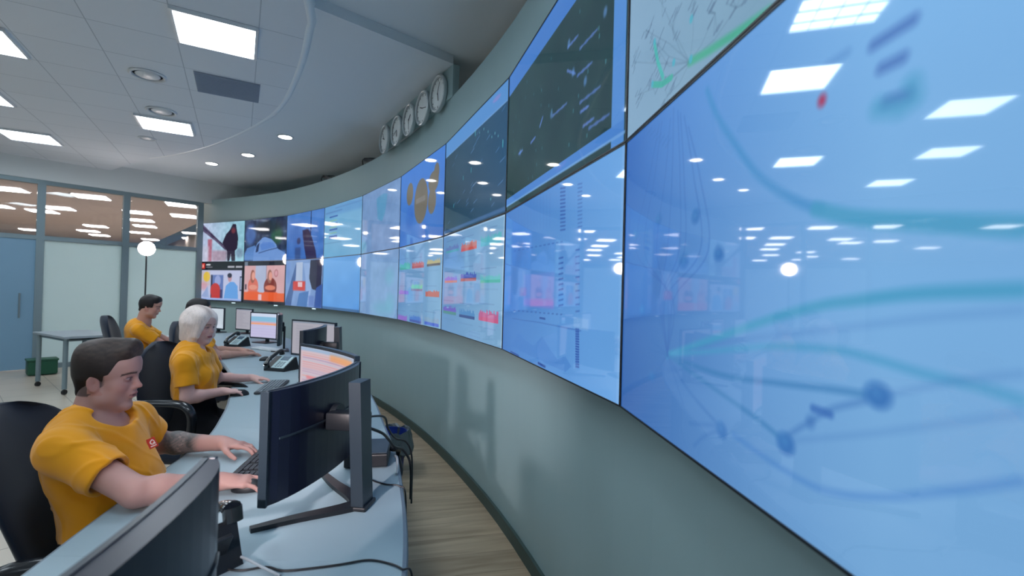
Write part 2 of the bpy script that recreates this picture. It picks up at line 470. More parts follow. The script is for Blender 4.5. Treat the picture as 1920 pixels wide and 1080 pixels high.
# ------------------------------------------------------------------ glass partition
S_ = {k: part_s(k) for k in (75, 235, 375)}
def pp(s, off=0.0): q = PA + PD * s + n_ * off; return q
sl = [S_[75] - 3.2, S_[75], S_[235], min(S_[375], -.18)]
ZT, ZTR = 3.066, 2.165
M_FROST = mat('frosted_film', (206, 220, 220), rough=.5, spec=.4, noise=(2.0, .02))
nt = M_FROST.node_tree; b_ = nt.nodes['Principled BSDF']
tc = nt.nodes.new('ShaderNodeTexCoord'); wv = nt.nodes.new('ShaderNodeTexWave'); wv.bands_direction = 'Z'; wv.inputs['Scale'].default_value = 28
nt.links.new(tc.outputs['Object'], wv.inputs['Vector']); bp = nt.nodes.new('ShaderNodeBump'); bp.inputs['Strength'].default_value = .12; bp.inputs['Distance'].default_value = .004
nt.links.new(wv.outputs['Fac'], bp.inputs['Height']); nt.links.new(bp.outputs['Normal'], b_.inputs['Normal'])
def pbox(mb, s0, s1, z0, z1, th, off=0.0):
    a, b = pp(s0, off - th / 2), pp(s1, off - th / 2); c_, d_ = pp(s1, off + th / 2), pp(s0, off + th / 2)
    return mb.prism([tuple(a), tuple(b), tuple(c_), tuple(d_)], z0, z1)
fr = MB()
for s in sl[1:]: pbox(fr, s - .05, s + .05, 0, ZT + .04, .09)
pbox(fr, sl[0], sl[3], ZT - .02, ZT + .05, .085); pbox(fr, sl[0], sl[3], ZTR - .035, ZTR + .035, .08); pbox(fr, sl[1], sl[3], 0, .08, .08)
structure('wall_partition_frame', fr, M_ALU)
for i in range(3):
    g = pbox(MB(), sl[i] + .05, sl[i + 1] - .05, ZTR + .035, ZT - .02, .008)
    structure('window_%d' % (i + 1), g, glass_mat('clear_glass'))
for i in (1, 2):
    g = pbox(MB(), sl[i] + .05, sl[i + 1] - .05, .08, ZTR - .035, .012)
    structure('window_%d' % (i + 3), g, M_FROST)
wl_ = MB(); pbox(wl_, sl[0] - 7, 5.3, ZT + .05, Z_RING + .01, .12)
structure('wall_bulkhead', wl_, M_WALLB)
wl_ = MB(); pbox(wl_, .25, 5.3, 0, ZT + .05, .12); structure('wall_left.002', wl_, M_DARKW)
wl_ = MB(); pbox(wl_, -9.2, sl[0], 0, ZT + .05, .12); structure('wall_left.001', wl_, M_WALLB)
M_DOOR = mat('blue_grey_door', (124, 160, 184), rough=.4, spec=.4)
d1 = pbox(MB(), sl[0] + .04, sl[1] - .04, .01, ZTR - .03, .05)
do = structure('door_1', d1, M_DOOR)
hs = sl[1] - .22; hp_ = pp(hs, -.07)
hd = MB().tube([(hp_[0], hp_[1], .85), (hp_[0], hp_[1], 1.25)], .012).build('door_handle', M_ALU, do)
# open-plan office seen through the upper glass
offp = [tuple(pp(-9.5, .2)), tuple(pp(1.0, .2)), tuple(pp(4, 24)), tuple(pp(-9.5, 24)), ]
M_OCEIL = grid_mat('office_ceiling', (226, 218, 218), (204, 196, 194), .6, math.radians(29.5), .004, rough=.9, spec=.1, noise=.01)
structure('ceiling_office', MB().prism(offp, 3.45, 3.50), M_OCEIL)
a_, c_ = pp(-9.5, 21), pp(4.5, 21)
wall_seg('wall_office', tuple(a_), tuple(c_), 0, 3.5, .1, mat('office_wall', (168, 158, 150), rough=.8))
wall_seg('wall_office.001', tuple(pp(1.6, .2)), tuple(pp(4.5, 21)), 0, 3.5, .1, mat('office_wall', (168, 158, 150)))
for (x0, s0, s1, q) in ((1, -7.6, -6.6, 15), (2, -4.6, -4.2, 17)):
    m_ = MB(); m_.prism([tuple(pp(s0, q)), tuple(pp(s1, q)), tuple(pp(s1, q + .8)), tuple(pp(s0, q + .8))], 0, 3.45)
    structure('wall_pillar_%s' % 'ab'[x0 - 1], m_, mat('office_wall', (168, 158, 150)))

mo_ = nt.nodes['Material Output']; tl_ = nt.nodes.new('ShaderNodeBsdfTranslucent'); tl_.inputs['Color'].default_value = lin((214, 234, 240)) + (1,)
mx_ = nt.nodes.new('ShaderNodeMixShader'); mx_.inputs['Fac'].default_value = .62
nt.links.new(b_.outputs[0], mx_.inputs[1]); nt.links.new(tl_.outputs[0], mx_.inputs[2]); nt.links.new(mx_.outputs[0], mo_.inputs['Surface'])
# ------------------------------------------------------------------ ceiling fixtures
M_LED = mat('lit_diffuser', (255, 255, 255), emit=((228, 243, 255), PANEL_L))
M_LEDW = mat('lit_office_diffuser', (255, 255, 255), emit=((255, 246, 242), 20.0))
M_WHITE = mat('white_enamel', (225, 228, 230), rough=.35)
def fixture(louvre=False):
    root = thing('ceiling_light', 'x', 'ceiling light', group='square ceiling lights of the control room')
    h = TILE / 2
    MB().box((0, 0, .018), (2 * h - .03, 2 * h - .03, .004)).build('diffuser', M_LED, root)
    f = MB()
    for sx, sy, lx, ly in ((h - .012, 0, .02, 2 * h), (-h + .012, 0, .02, 2 * h), (0, h - .012, 2 * h, .02), (0, -h + .012, 2 * h, .02)):
        f.box((sx, sy, .010), (lx, ly, .026))
    f.build('frame', M_WHITE, root)
    g = MB()
    for k in (-1, 0, 1) if louvre else ():
        g.box((k * h * .5, 0, .006), (.006, 2 * h - .04, .018)); g.box((0, k * h * .5, .006), (2 * h - .04, .006, .018))
    if louvre: g.build('louvre', M_WHITE, root)
    return root
fx = fixture(); first = True
spots_uv = [((0, 0), 'large square ceiling light, nearest of the lit ones left of the round rim'),
            ((-1, 5), 'square ceiling light between the dark air grille and the glass partition'),
            ((-3, 2), 'square ceiling light cut by the left picture edge, nearest to the camera there'),
            ((-4, 5), 'small visible corner of a square ceiling light at the left edge'),
            ((-4, 8), 'square ceiling light closest to the bulkhead above the door'),
            ((0, -2), 'square ceiling light mirrored with its louvre in the big screen'),
            ((-3, -2), 'square ceiling light overhead behind the first row, out of frame'),
            ((-3, -6), 'square ceiling light behind the camera on the left, out of frame'),
            ((0, -6), 'square ceiling light straight behind the camera, out of frame'), ((-7, 1), 'square ceiling light far left of the seated man, out of frame'),
            ((-7, 5), 'square ceiling light far left by the partition, out of frame'), ((-7, -3), 'added square ceiling light far left behind the seated man, out of frame'), ((-11, 2), 'added square ceiling light at the far left end of the room, out of frame'), ((-11, -3), 'added square ceiling light in the far left rear of the room, out of frame'), ((-3, -10), 'added square ceiling light in the rear of the room, out of frame'), ((-8, -9), 'added square ceiling light in the rear left of the room, out of frame')]  # later entries are unseen lights added to brighten walls and ceiling
meas = {(-3, 2): None}
for (u, v), lab in spots_uv:
    o = fixture(True) if (u, v) == (0, -2) else (fx if first else copy_tree(fx)); first = False
    q = L0 + gu * u * TILE + gv * v * TILE
    if (u, v) == (-1, 5): q = np.mean([on_z(*p, Z_ISL)[:2] for p in [(256, 212), (358, 230), (361, 252), (267, 238)]], axis=0)
    if (u, v) == (-4, 8): q = np.mean([on_z(*p, Z_ISL)[:2] for p in [(0, 237), (90, 249), (110, 270), (22, 262)]], axis=0)
    if (u, v) == (-3, 2): q = on_z(36, 82, Z_ISL)[:2] - gu * TILE / 2
    if (u, v) == (-4, 5): q = on_z(27, 194, Z_ISL)[:2] - gu * TILE / 2 + gv * TILE * .0 - gv * TILE * .35
    o.location = (q[0], q[1], Z_ISL - .024); o.rotation_euler = (0, 0, GA); o['label'] = lab
for (x, y), lab in (((2.3, 4.6), 'added unseen square light behind the curved wall, nearest'), ((.9, 8.2), 'added unseen square light behind the curved wall, middle'), ((-1.6, 11.2), 'added unseen square light behind the curved wall, farthest')):
    o = copy_tree(fx); o.location = (x, y, Z_RING - .024); o['label'] = lab; o['group'] = 'unseen lights added behind the curved wall'  # unseen fixtures added to brighten the dark gap above the curved wall
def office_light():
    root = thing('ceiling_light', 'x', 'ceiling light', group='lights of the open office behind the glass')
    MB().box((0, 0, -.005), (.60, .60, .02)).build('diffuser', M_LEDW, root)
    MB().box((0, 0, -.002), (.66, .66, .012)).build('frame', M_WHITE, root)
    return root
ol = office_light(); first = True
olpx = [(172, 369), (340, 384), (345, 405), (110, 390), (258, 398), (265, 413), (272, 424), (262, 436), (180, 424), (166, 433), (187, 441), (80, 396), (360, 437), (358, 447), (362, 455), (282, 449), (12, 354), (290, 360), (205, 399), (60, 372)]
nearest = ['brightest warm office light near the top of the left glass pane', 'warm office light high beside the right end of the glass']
extra_ol = [(-16.5, 9), (-13.5, 9.5), (-14, 13), (-17, 14), (-8.5, 17), (-6.5, 14.5), (-8, 21), (-19, 19), (-19, 11), (-6.8, 12.2)]  # further panels, mostly out of view, added to brighten the office ceiling
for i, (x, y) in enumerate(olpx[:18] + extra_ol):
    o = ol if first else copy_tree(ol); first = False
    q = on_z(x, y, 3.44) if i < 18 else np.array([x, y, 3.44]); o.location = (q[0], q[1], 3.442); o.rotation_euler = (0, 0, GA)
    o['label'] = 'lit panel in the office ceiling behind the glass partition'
# downlights
M_SPOT = mat('lit_downlight', (255, 255, 255), emit=((255, 250, 240), SPOT_L))
def downlight():
    root = thing('downlight', 'x', 'downlight', group='round downlights in the outer ceiling')
    MB().lathe([(.001, 0.004), (.085, .004), (.085, .0), (.001, 0)], seg=28).build('lens', M_SPOT, root)
    MB().lathe([(.086, .012), (.105, .006), (.108, -.0), (.105, -.004), (.086, -.004), (.086, .012)], seg=28).build('trim_ring', M_WHITE, root)
    return root
dl = downlight()
for i, ((x, y), lab) in enumerate([((535, 256), 'round downlight closest to the beam end'), ((465, 290), 'middle one of the three round downlights'), ((397, 306), 'round downlight farthest left, near the glass partition')]):
    o = dl if i == 0 else copy_tree(dl); q = on_z(x, y, Z_RING); o.location = (q[0], q[1], Z_RING - .008); o['label'] = lab
# round ceiling diffusers, grille
def diffuser():
    root = thing('ceiling_vent', 'x', 'ceiling vent', group='round ceiling vents')
    MB().lathe([(.15, .0), (.155, -.010), (.14, -.020), (.125, -.014), (.12, 0)], seg=36).build('outer_ring', M_WHITE, root)
    MB().lathe([(.001, -.016), (.085, -.016), (.10, -.008), (.10, -.004), (.001, -.004)], seg=36).build('centre_disc', M_WHITE, root)
    return root
dv = diffuser()
for i, ((x, y), lab) in enumerate([((277, 140), 'round ceiling vent nearest the camera, with a small bright spot'), ((303, 208), 'round ceiling vent just above the second square light'), ((276, 259), 'small faint round ceiling vent by the bulkhead')]):
    o = dv if i == 0 else copy_tree(dv); q = on_z(x, y, Z_ISL); o.location = (q[0], q[1], Z_ISL); o['label'] = lab
    if i == 2: o.scale = (.7, .7, .7)
gq = np.mean([on_z(*p, Z_ISL)[:2] for p in [(390, 138), (467, 155), (463, 188), (390, 174)]], axis=0)
gr = thing('air_grille', 'dark bluish square air grille set into the tiled ceiling', 'air grille', (gq[0], gq[1], Z_ISL), GA)
g = MB()
for k in range(14): g.box((0, -TILE / 2 + .04 + k * (TILE - .08) / 13, -.008), (TILE - .03, .014, .010), R=Matrix.Rotation(.5, 3, 'X'))
g.build('slats', mat('grille_blue', (176, 188, 206), rough=.6), gr)
MB().box((0, 0, -.0015), (TILE - .02, TILE - .02, .002)).build('backing', mat('grille_back', (150, 160, 176), rough=.8), gr)

# ------------------------------------------------------------------ clocks on the panel
def clock(times):
    root = thing('wall_clock', 'x', 'clock', group='row of five wall clocks')
    ax = (-1, 0, 0)
    MB().lathe([(.150, 0), (.165, .004), (.172, .02), (.168, .036), (.158, .042), (.150, .036), (.150, .02)], axis=ax, seg=40).build('rim', mat('silver_rim', (206, 214, 216), rough=.35, metal=.4), root)
    MB().lathe([(.001, .004), (.155, .004), (.155, .022), (.001, .022)], axis=ax, seg=40, smooth=False).build('face', mat('clock_face', (236, 242, 242), rough=.6), root)
    t = MB()
    for k in range(12):
        a = k * math.pi / 6; r = .128; L = .026 if k % 3 == 0 else .014
        t.box((-.0235, math.sin(a) * r, math.cos(a) * r), (.002, .005, L), R=Matrix.Rotation(-a, 3, 'X'))
    t.tube([(-.0235, math.sin(q * math.pi / 20) * .141, math.cos(q * math.pi / 20) * .141) for q in range(41)], .0016, seg=6)
    t.build('marking', M_BLACK, root)
    for nm, a, L, wd, x in (('hour_hand', times[0], .075, .009, -.027), ('minute_hand', times[1], .115, .006, -.030)):
        MB().box((x, math.sin(a) * L * .42, math.cos(a) * L * .42), (.002, wd, L), R=Matrix.Rotation(-a, 3, 'X')).build(nm, M_BLACK, root)
    return root
labs = ['wall clock farthest from the camera, lowest in the row', 'second wall clock up from the low far end', 'wall clock in the middle of the row of five',
        'fourth wall clock, just below the nearest one', 'largest looking wall clock, closest to the corner of the beam']
ca = bc[0] + (bc[1] - bc[0]) * .06; cb = bc[1] - (bc[1] - bc[0]) * .095
for i in range(5):
    o = clock((1.2 + i * 2.1, .6 + i * 1.3)); o['label'] = labs[i]
    x, y = [(725, 262), (748, 246), (771, 226), (797, 204), (826, 177)][i]
    d = ray(x, y); a, b = bc[0] - npn * .0, bc[1]; Mx = np.array([[d[0], a[0] - b[0]], [d[1], a[1] - b[1]]]); t_, s_ = np.linalg.solve(Mx, a); q = d * t_
    o.location = (q[0] - npn[0] * .003, q[1] - npn[1] * .003, q[2] + CAM_Z)
    o.rotation_euler = (0, 0, math.atan2(npn[1], npn[0]))
# equipment lying on top of the curved wall
for i, (pts, lab) in enumerate([([(686, 300), (697, 290), (712, 291)], 'small black device with a cable on the wall top, right under the lowest clock'),
                                ([(607, 334), (618, 329), (640, 323)], 'small black device on the wall top, farther from the clocks')]):
    P = [on_wall(x, y + 5, .17)[0] for x, y in pts]; r = thing('camera_bracket', lab, 'bracket', (P[1][0], P[1][1], Z_WALL))
    hd = math.atan2(P[2][1] - P[0][1], P[2][0] - P[0][0])
    MB().box((0, 0, .035), (.34, .10, .05), R=rotz(hd) @ Matrix.Rotation(.25, 3, 'Y'), bev=.01).build('device', M_BLACK, r)
    MB().tube(catmull([(-.30 * math.cos(hd), -.30 * math.sin(hd), .012), (-.12, .02, .06), (.05, .02, .075), (.25 * math.cos(hd), .25 * math.sin(hd), .012)], 6), .008).build('cable', M_BLACK, r)
# ------------------------------------------------------------------ video wall
M_SCR = attr_mat('lit_display', emit=0.72, rough=.035, spec=.5)
def px2uv(k, row):
    a, b = C[k], C[k + 1]; zt = ZB + RH * (row + 1)
    def f(x, y):
        d = ray(x, y); Mx = np.array([[d[0], a[0] - b[0]], [d[1], a[1] - b[1]]]); t, s = np.linalg.solve(Mx, a)
        return s, (zt - (d[2] * t + CAM_Z)) / RH
    return f
def cvs(k, row, nx, ny, bg): return Canvas(nx, ny, bg, asp=1.3875 / RH, mapf=px2uv(k, row))
def mk(c, pts): return [c.map(*p) for p in pts]
def bars(c, x0, y0, x1, y1, col, col2=None, seed=0, top=True, asymm=0, n=22):
    """small area chart with ragged top between uv corners"""
    r = np.random.RandomState(seed); hs = .62 + .38 * r.rand(n)
    for i in range(n):
        u0 = x0 + (x1 - x0) * i / n; u1 = x0 + (x1 - x0) * (i + 1) / n
        c.rect(u0, y1 - (y1 - y0) * hs[i], u1, y1, col, .8)
    if col2 is not None: c.rect(x0, y1 - (y1 - y0) * .32, x1, y1, col2, .7)
    return c
def paint(k, row):
    if (k, row) == (0, 1):
        c = cvs(0, 1, 150, 86, (176, 204, 232)); c.grad((188, 198, 228), (150, 205, 222)); c.noise(8, 5, 4, 1)
        c.poly(mk(c, [(376, 430), (378, 418), (384, 424), (412, 452), (424, 462), (423, 470), (404, 452)]), (84, 70, 100), .9)
        c.line(mk(c, [(377, 424), (392, 436), (418, 459)]), .035, (60, 52, 80), .9)
        c.rect(.17, .42, .27, 1.0, (168, 70, 90), .75, soft=3); c.rect(.05, .60, .20, 1.0, (205, 205, 225), .8, soft=5)
        c.rect(.28, .72, .62, 1.0, (176, 96, 110), .45, soft=6); c.ell(.66, .82, .08, .12, (110, 90, 110), .5, soft=6); c.ell(.90, .80, .08, .12, (100, 110, 140), .5, soft=6)
        c.noise(14, 24, 14, 4)
        c.poly(mk(c, [(424, 439), (431, 431), (437, 419), (443, 420), (445, 434), (447, 446), (445, 466), (441, 470), (441, 490), (434, 490), (433, 475), (430, 490), (426, 490), (426, 472), (419, 460), (417, 455)]), (44, 36, 58))
        c.ell(*c.map(438, 432), .045, .07, (122, 58, 70), .9, soft=4)
        return c
    if (k, row) == (1, 1):
        c = cvs(1, 1, 150, 86, (46, 62, 92)); c.noise(26, 9, 6, 3); c.noise(20, 20, 12, 4, tint=(.7, 1, .9))
        c.ell(*c.map(470, 440), .13, .25, (84, 122, 190), .8, soft=10); c.ell(*c.map(519, 441), .13, .2, (44, 96, 66), .8, soft=10); c.ell(*c.map(502, 425), .3, .14, (28, 44, 52), .8, soft=8)
        c.rect(0, .78, 1, 1, (74, 116, 184), .9, soft=6)
        c.poly(mk(c, [(458, 478), (463, 466), (478, 460), (480, 470), (479, 488), (457, 488)]), (96, 140, 204), .9)
        c.poly(mk(c, [(476, 470), (482, 457), (492, 446), (497, 444), (510, 449), (518, 458), (520, 466), (534, 474), (536, 489), (474, 490)]), (112, 152, 214), .98)
        c.poly(mk(c, [(481, 461), (487, 454), (484, 472), (479, 474)]), (36, 50, 86), .9); c.poly(mk(c, [(488, 460), (493, 453), (512, 455), (517, 463), (490, 470)]), (88, 132, 206), .9)
        c.line(mk(c, [(485, 475), (500, 470), (520, 465)]), .02, (48, 70, 118), .9)
        return c
    if (k, row) == (2, 1):
        c = cvs(2, 1, 150, 100, (66, 118, 192)); c.noise(10, 5, 5, 5); c.grad((70, 124, 200), (62, 110, 188), 'v'); c.noise(12, 7, 8, 6)
        c.poly(mk(c, [(567, 432), (578, 430), (585, 444), (592, 470), (594, 488), (574, 487), (570, 462)]), (44, 36, 72), .92)
        c.ell(*c.map(575, 440), .1, .12, (44, 36, 72), .9, soft=5); c.ell(*c.map(560, 452), .05, .07, (36, 44, 86), .8, soft=4); c.rect(*c.map(553, 465), *c.map(563, 488), (50, 70, 120), .7, soft=4)
        c.rect(.655, 0, .675, .62, (18, 34, 80)); return c
    if (k, row) == (0, 0):
        c = cvs(0, 0, 150, 86, (12, 14, 24)); U = c.U; 
        c.rect(.02, .21, .965, .97, (190, 196, 226)); c.noise(0)
        c.rect(.03, .03, .12, .17, (208, 52, 40)); c.rect(.06, .06, .09, .14, (240, 180, 170)); c.rect(.15, .05, .25, .085, (225, 225, 230)); c.rect(.15, .12, .30, .14, (150, 150, 160))
        c.rect(.65, .10, .80, .145, (170, 172, 182)); c.rect(.83, .10, .97, .145, (170, 172, 182))
        c.rect(.02, .24, .25, .6, (196, 186, 196)); c.ell(.17, .38, .08, .13, (224, 190, 70)); c.ell(.10, .62, .10, .10, (214, 150, 160), .7, soft=8); c.poly([(.05, .9), (.2, .62), (.24, .92)], (150, 170, 214))
        c.rect(.27, .33, .56, .92, (96, 120, 180)); c.rect(.27, .33, .31, .92, (36, 40, 70)); c.ell(.43, .48, .07, .14, (150, 164, 214)); c.ell(.38, .73, .115, .19, (190, 44, 42)); c.rect(.29, .76, .50, .92, (190, 44, 42)); c.rect(.49, .70, .54, .92, (50, 50, 100))
        c.poly([(.58, .92), (.62, .60), (.72, .50), (.80, .50), (.88, .60), (.90, .92)], (100, 160, 226)); c.ell(.705, .40, .045, .10, (190, 150, 160)); c.ell(.70, .34, .05, .06, (34, 36, 62))
        c.rect(.925, .36, .965, .72, (56, 62, 96)); c.rect(.94, .39, .965, .69, (176, 190, 220))
        c.rect(.02, .93, .965, .97, (150, 176, 232)); return c
    if (k, row) == (1, 0):
        c = cvs(1, 0, 150, 86, (30, 32, 44)); c.rect(.02, .10, .985, .93, (212, 168, 172)); c.rect(.30, .10, .56, .93, (176, 186, 214)); c.rect(.555, .10, .565, .66, (110, 110, 130)); c.rect(.02, .0, .10, .10, (150, 170, 190), .7)
        c.rect(.02, .74, .985, .93, (226, 98, 52)); c.noise(6, 8, 5, 2)
        for (u, w_, hc, bc_, ac) in ((.245, .13, (150, 84, 70), (214, 110, 92), (226, 150, 130)), (.66, .15, (150, 104, 92), (128, 52, 44), (220, 130, 104))):
            c.ell(u, .60, w_, .22, bc_); c.ell(u - .015, .36, .055, .16, hc); c.ell(u, .35, .04, .10, (226, 160, 144)); c.ell(u, .62, w_ * .8, .06, ac); c.rect(u - w_, .72, u + w_ * 1.1, .93, (230, 92, 40))
        c.ell(.79, .28, .045, .09, (176, 110, 120)); c.ell(.79, .28, .03, .06, (214, 160, 168)); c.rect(.38, .78, .46, .92, (226, 190, 200)); c.rect(.04, .55, .08, .68, (60, 50, 70)); return c
    if (k, row) == (2, 0):
        c = cvs(2, 0, 150, 100, (120, 152, 204)); c.poly([(0, .95), (.28, .1), (.34, .1), (.18, 1), (0, 1)], (66, 96, 152)); c.rect(.30, .05, .48, .55, (172, 188, 216)); c.rect(.0, .05, .12, .5, (104, 140, 204), .7, soft=6)
        c.poly([(.50, .08), (.70, .08), (.74, .5), (.66, .95), (.60, .9), (.58, .5)], (148, 176, 222)); c.poly([(.68, .02), (.98, .02), (.97, .50), (.90, .66), (.74, .62), (.66, .40)], (42, 38, 66)); c.poly([(.84, .6), (1, .5), (1, 1), (.80, 1)], (56, 88, 160))
        c.rect(.22, .46, .56, .66, (206, 64, 58), 1, soft=3); c.rect(.36, .48, .48, .58, (226, 190, 196)); c.poly([(.40, .72), (.66, .66), (.62, 1), (.34, 1)], (70, 116, 180)); c.rect(.66, .76, .80, .98, (90, 120, 190), .8, soft=4)
        c.noise(8, 9, 7, 3); return c
    if (k, row) == (3, 1):
        c = cvs(3, 1, 160, 110, (108, 170, 212)); c.grad((112, 174, 214), (120, 176, 216)); c.rect(0, .0, 1, .20, (98, 154, 208), .8, soft=6)
        c.rect(.03, .12, .5, .14, (60, 96, 160), .5, soft=2); c.rect(.3, .06, 1, .075, (60, 96, 160), .4, soft=2)
        for i, v in enumerate((.22, .30, .36, .43, .47, .54, .60, .63)):
            if i in (1, 3, 5): c.rect(.15, v - .008, .36, v + .006, (150, 196, 130), .8)
            else: c.rect(.15, v - .012, .38, v + .016, (44, 92, 168))
        c.rect(0, .72, .5, .735, (70, 110, 150), .4, soft=2); c.noise(4, 6, 6, 2); return c
    if (k, row) == (3, 0):
        c = cvs(3, 0, 120, 90, (96, 158, 226)); c.grad((110, 168, 228), (84, 150, 222), 'v'); c.noise(6, 5, 5, 8); c.rect(0, .955, 1, 1, (40, 80, 130), .8); c.rect(.985, 0, 1, 1, (150, 190, 235), .6); return c
    if (k, row) == (4, 1):
        c = cvs(4, 1, 160, 110, (112, 148, 196)); c.noise(7, 7, 6, 2); c.noise(5, 16, 12, 5); c.poly(mk(c, [(706, 372), (719, 362), (727, 362), (722, 400), (716, 416), (708, 410)]), (62, 146, 186), .6); c.noise(3, 30, 20, 1); c.ell(.06, .9, .1, .12, (90, 170, 190), .5, soft=8); return c
    if (k, row) == (4, 0):
        c = cvs(4, 0, 160, 110, (122, 160, 206)); c.noise(6, 7, 6, 12); c.noise(4, 18, 14, 13)
        for (u, v, a, b) in ((.80, .40, .10, .12), (.62, .88, .22, .10), (.82, .78, .10, .14)): c.ell(u, v, a, b, (96, 180, 196), .38, soft=14)
        for q in range(5): c.line([(.1 + .05 * q, .95), (.2 + .05 * q, .6), (.28 + .04 * q, .45)], .008, (90, 120, 176), .35)
        return c
    if (k, row) == (5, 1):
        c = cvs(5, 1, 260, 170, (62, 122, 206)); c.grad((66, 126, 212), (60, 116, 196), 'v'); c.ell(*c.map(768, 410), .10, .16, (44, 98, 190), .5, soft=12)
        br_ = (112, 106, 92)
        for (x, y, w_, h_, rot) in ((768.5, 364, 6, 21, 0), (789, 377, 12.5, 42, 0), (810, 377, 7.5, 24, 0), (813, 340, 9.5, 20, 0), (819, 322, 5, 18, 0)):
            u, v = c.map(x, y); u1, _ = c.map(x + w_, y); u0, _ = c.map(x - w_, y); _, v1 = c.map(x, y + h_); _, v0 = c.map(x, y - h_)
            c.ell(u, v, abs(u1 - u0) / 2, abs(v1 - v0) / 2, br_, .97)
        c.rect(*c.map(780, 374), *c.map(797, 372 + 3), (160, 160, 170), .35, soft=2); c.noise(3, 9, 7, 1); return c
    if (k, row) == (5, 0) or (k, row) == (6, 0):
        c = cvs(k, 0, 330, 190, (128, 176, 220)); c.noise(5, 6, 5, k); 
        c.grad((98, 144, 194), (124, 170, 208)); c.noise(5, 6, 5, k + 3)
        G, Rd, Ye, Pu, Bl, Or, Te = (58, 172, 150), (196, 84, 76), (206, 186, 120), (122, 92, 206), (52, 92, 190), (206, 88, 66), (70, 180, 190)
        if k == 5: L = [((750, 491, 769, 505), G, None), ((773, 489, 795, 502), Rd, (150, 60, 70)), ((801, 484, 826, 498), Ye, (60, 60, 90)), ((748, 543, 766, 552), Pu, None), ((771, 532, 792, 546), (96, 200, 160), (120, 90, 150)), ((798, 544, 824, 557), Or, None), ((746, 590, 763, 601), (146, 84, 196), None), ((768, 592, 790, 606), (60, 110, 200), (60, 70, 150)), ((796, 594, 823, 612), (130, 160, 190), (50, 80, 210))]
        else: L = [((837, 458, 860, 472), (96, 116, 180), (70, 170, 170)), ((865, 451, 894, 468), Or, (200, 70, 60)), ((902, 436, 941, 457), Te, (80, 170, 200)), ((834, 517, 857, 530), Pu, (206, 120, 70)), ((864, 509, 893, 527), (60, 80, 180), (200, 90, 60)), ((901, 513, 939, 530), (90, 190, 190), (60, 170, 150)), ((831, 573, 855, 590), (110, 80, 190), (70, 160, 120)), ((861, 580, 890, 598), (70, 130, 190), (50, 60, 120)), ((898, 582, 935, 605), (206, 80, 130), (200, 90, 130))]
        for i, ((x0, y0, x1, y1), c1, c2) in enumerate(L):
            u0, v0 = c.map((x0), (y0 + y1) / 2 - (y1 - y0) * .5); u1, _ = c.map(x1, (y0 + y1) / 2); _, vA = c.map((x0 + x1) / 2, y0); _, vB = c.map((x0 + x1) / 2, y1)
            bars(c, u0, vA, u1, vB, c1, c2, seed=i + k * 9)
            c.rect(u0, vA - .05, u0 + (u1 - u0) * .8, vA - .043, (80, 110, 160), .5, soft=1.5)
            c.rect(u0, vB + .05, u0 + (u1 - u0) * .9, vB + .056, (80, 110, 160), .3, soft=2)
        for q in range(14):
            c.rect(.55 + .025 * (q % 7), .935 + .03 * (q // 7), .565 + .025 * (q % 7), .945 + .03 * (q // 7), (90, 120, 180), .35)
        c.rect(.985, 0, 1, 1, (180, 214, 240), .6); c.rect(0, 0, 1, .012, (190, 216, 240), .5)
        return c
    if (k, row) == (6, 1):
        c = cvs(6, 1, 300, 180, (34, 74, 96)); c.grad((36, 66, 84), (34, 78, 112)); c.noise(5, 6, 5, 2)
        c.rect(0, 0, 1, .16, (84, 142, 206), 1); c.rect(0, .15, 1, .165, (120, 160, 210), .6); c.ell(.86, .06, .05, .02, (150, 130, 200), .6)
        tl = (120, 196, 206); r = np.random.RandomState(4)
        for (x, y) in ((891, 243), (899, 246), (907, 239), (915, 244), (922, 254), (928, 247), (934, 252)): u, v = c.map(x, y); c.rect(u, v, u + .008, v + .02, tl, .8)
        for (x, y, h_) in ((891, 245, 10), (943, 262, 14), (883, 314, 10), (850, 383, 8), (868, 330, 8), (920, 372, 5)): u, v = c.map(x, y); _, v2 = c.map(x, y + h_); c.rect(u, v, u + .008, v2, (80, 190, 200), .8)
        for q in range(26):
            u, v = .05 + .9 * r.rand(), .2 + .72 * r.rand(); c.line([(u, v), (u + .03 + .03 * r.rand(), v - .02)], .010, (96, 140, 196), .55)
        c.rect(0, .955, 1, .985, (70, 110, 160), .8); return c
    if (k, row) == (7, 1):
        c = cvs(7, 1, 420, 240, (34, 62, 66)); c.noise(5, 7, 5, 5); c.noise(4, 18, 12, 6, tint=(.6, 1, .7))
        c.rect(0, 0, 1, .15, (66, 122, 200)); c.rect(.93, 0, .99, 1, (84, 142, 214)); c.rect(0, .91, .99, .965, (74, 132, 208)); c.rect(0, .955, 1, .97, (120, 170, 225), .7)
        blu = (96, 130, 214)
        for (x0, y0, x1, y1) in ((1088, 90, 1122, 52), (1083, 142, 1112, 115), (1088, 193, 1128, 161), (1089, 211, 1105, 199), (1094, 238, 1115, 222), (1105, 242, 1145, 214), (1036, 218, 1064, 193), (1012, 238, 1018, 218), (995, 269, 1004, 257), (1065, 88, 1085, 64), (972, 290, 980, 282), (1044, 322, 1062, 304), (1064, 132, 1080, 138)):
            q0, q1 = c.map(x0, y0), c.map(x1, y1)
            for z in range(9): c.line([(q0[0] + (q1[0] - q0[0]) * (z + .1) / 9, q0[1] + (q1[1] - q0[1]) * (z + .1) / 9), (q0[0] + (q1[0] - q0[0]) * (z + .65) / 9, q0[1] + (q1[1] - q0[1]) * (z + .65) / 9)], .012 + .007 * (z * 7 % 3 == 0), blu, .62, soft=2)
        for (x, y) in ((1136, 20), (1075, 135), (1098, 152), (1034, 215), (975, 287), (1067, 80)): c.ell(*c.map(x, y), .010, .022, (100, 150, 220), .6, soft=4)
        r = np.random.RandomState(8)
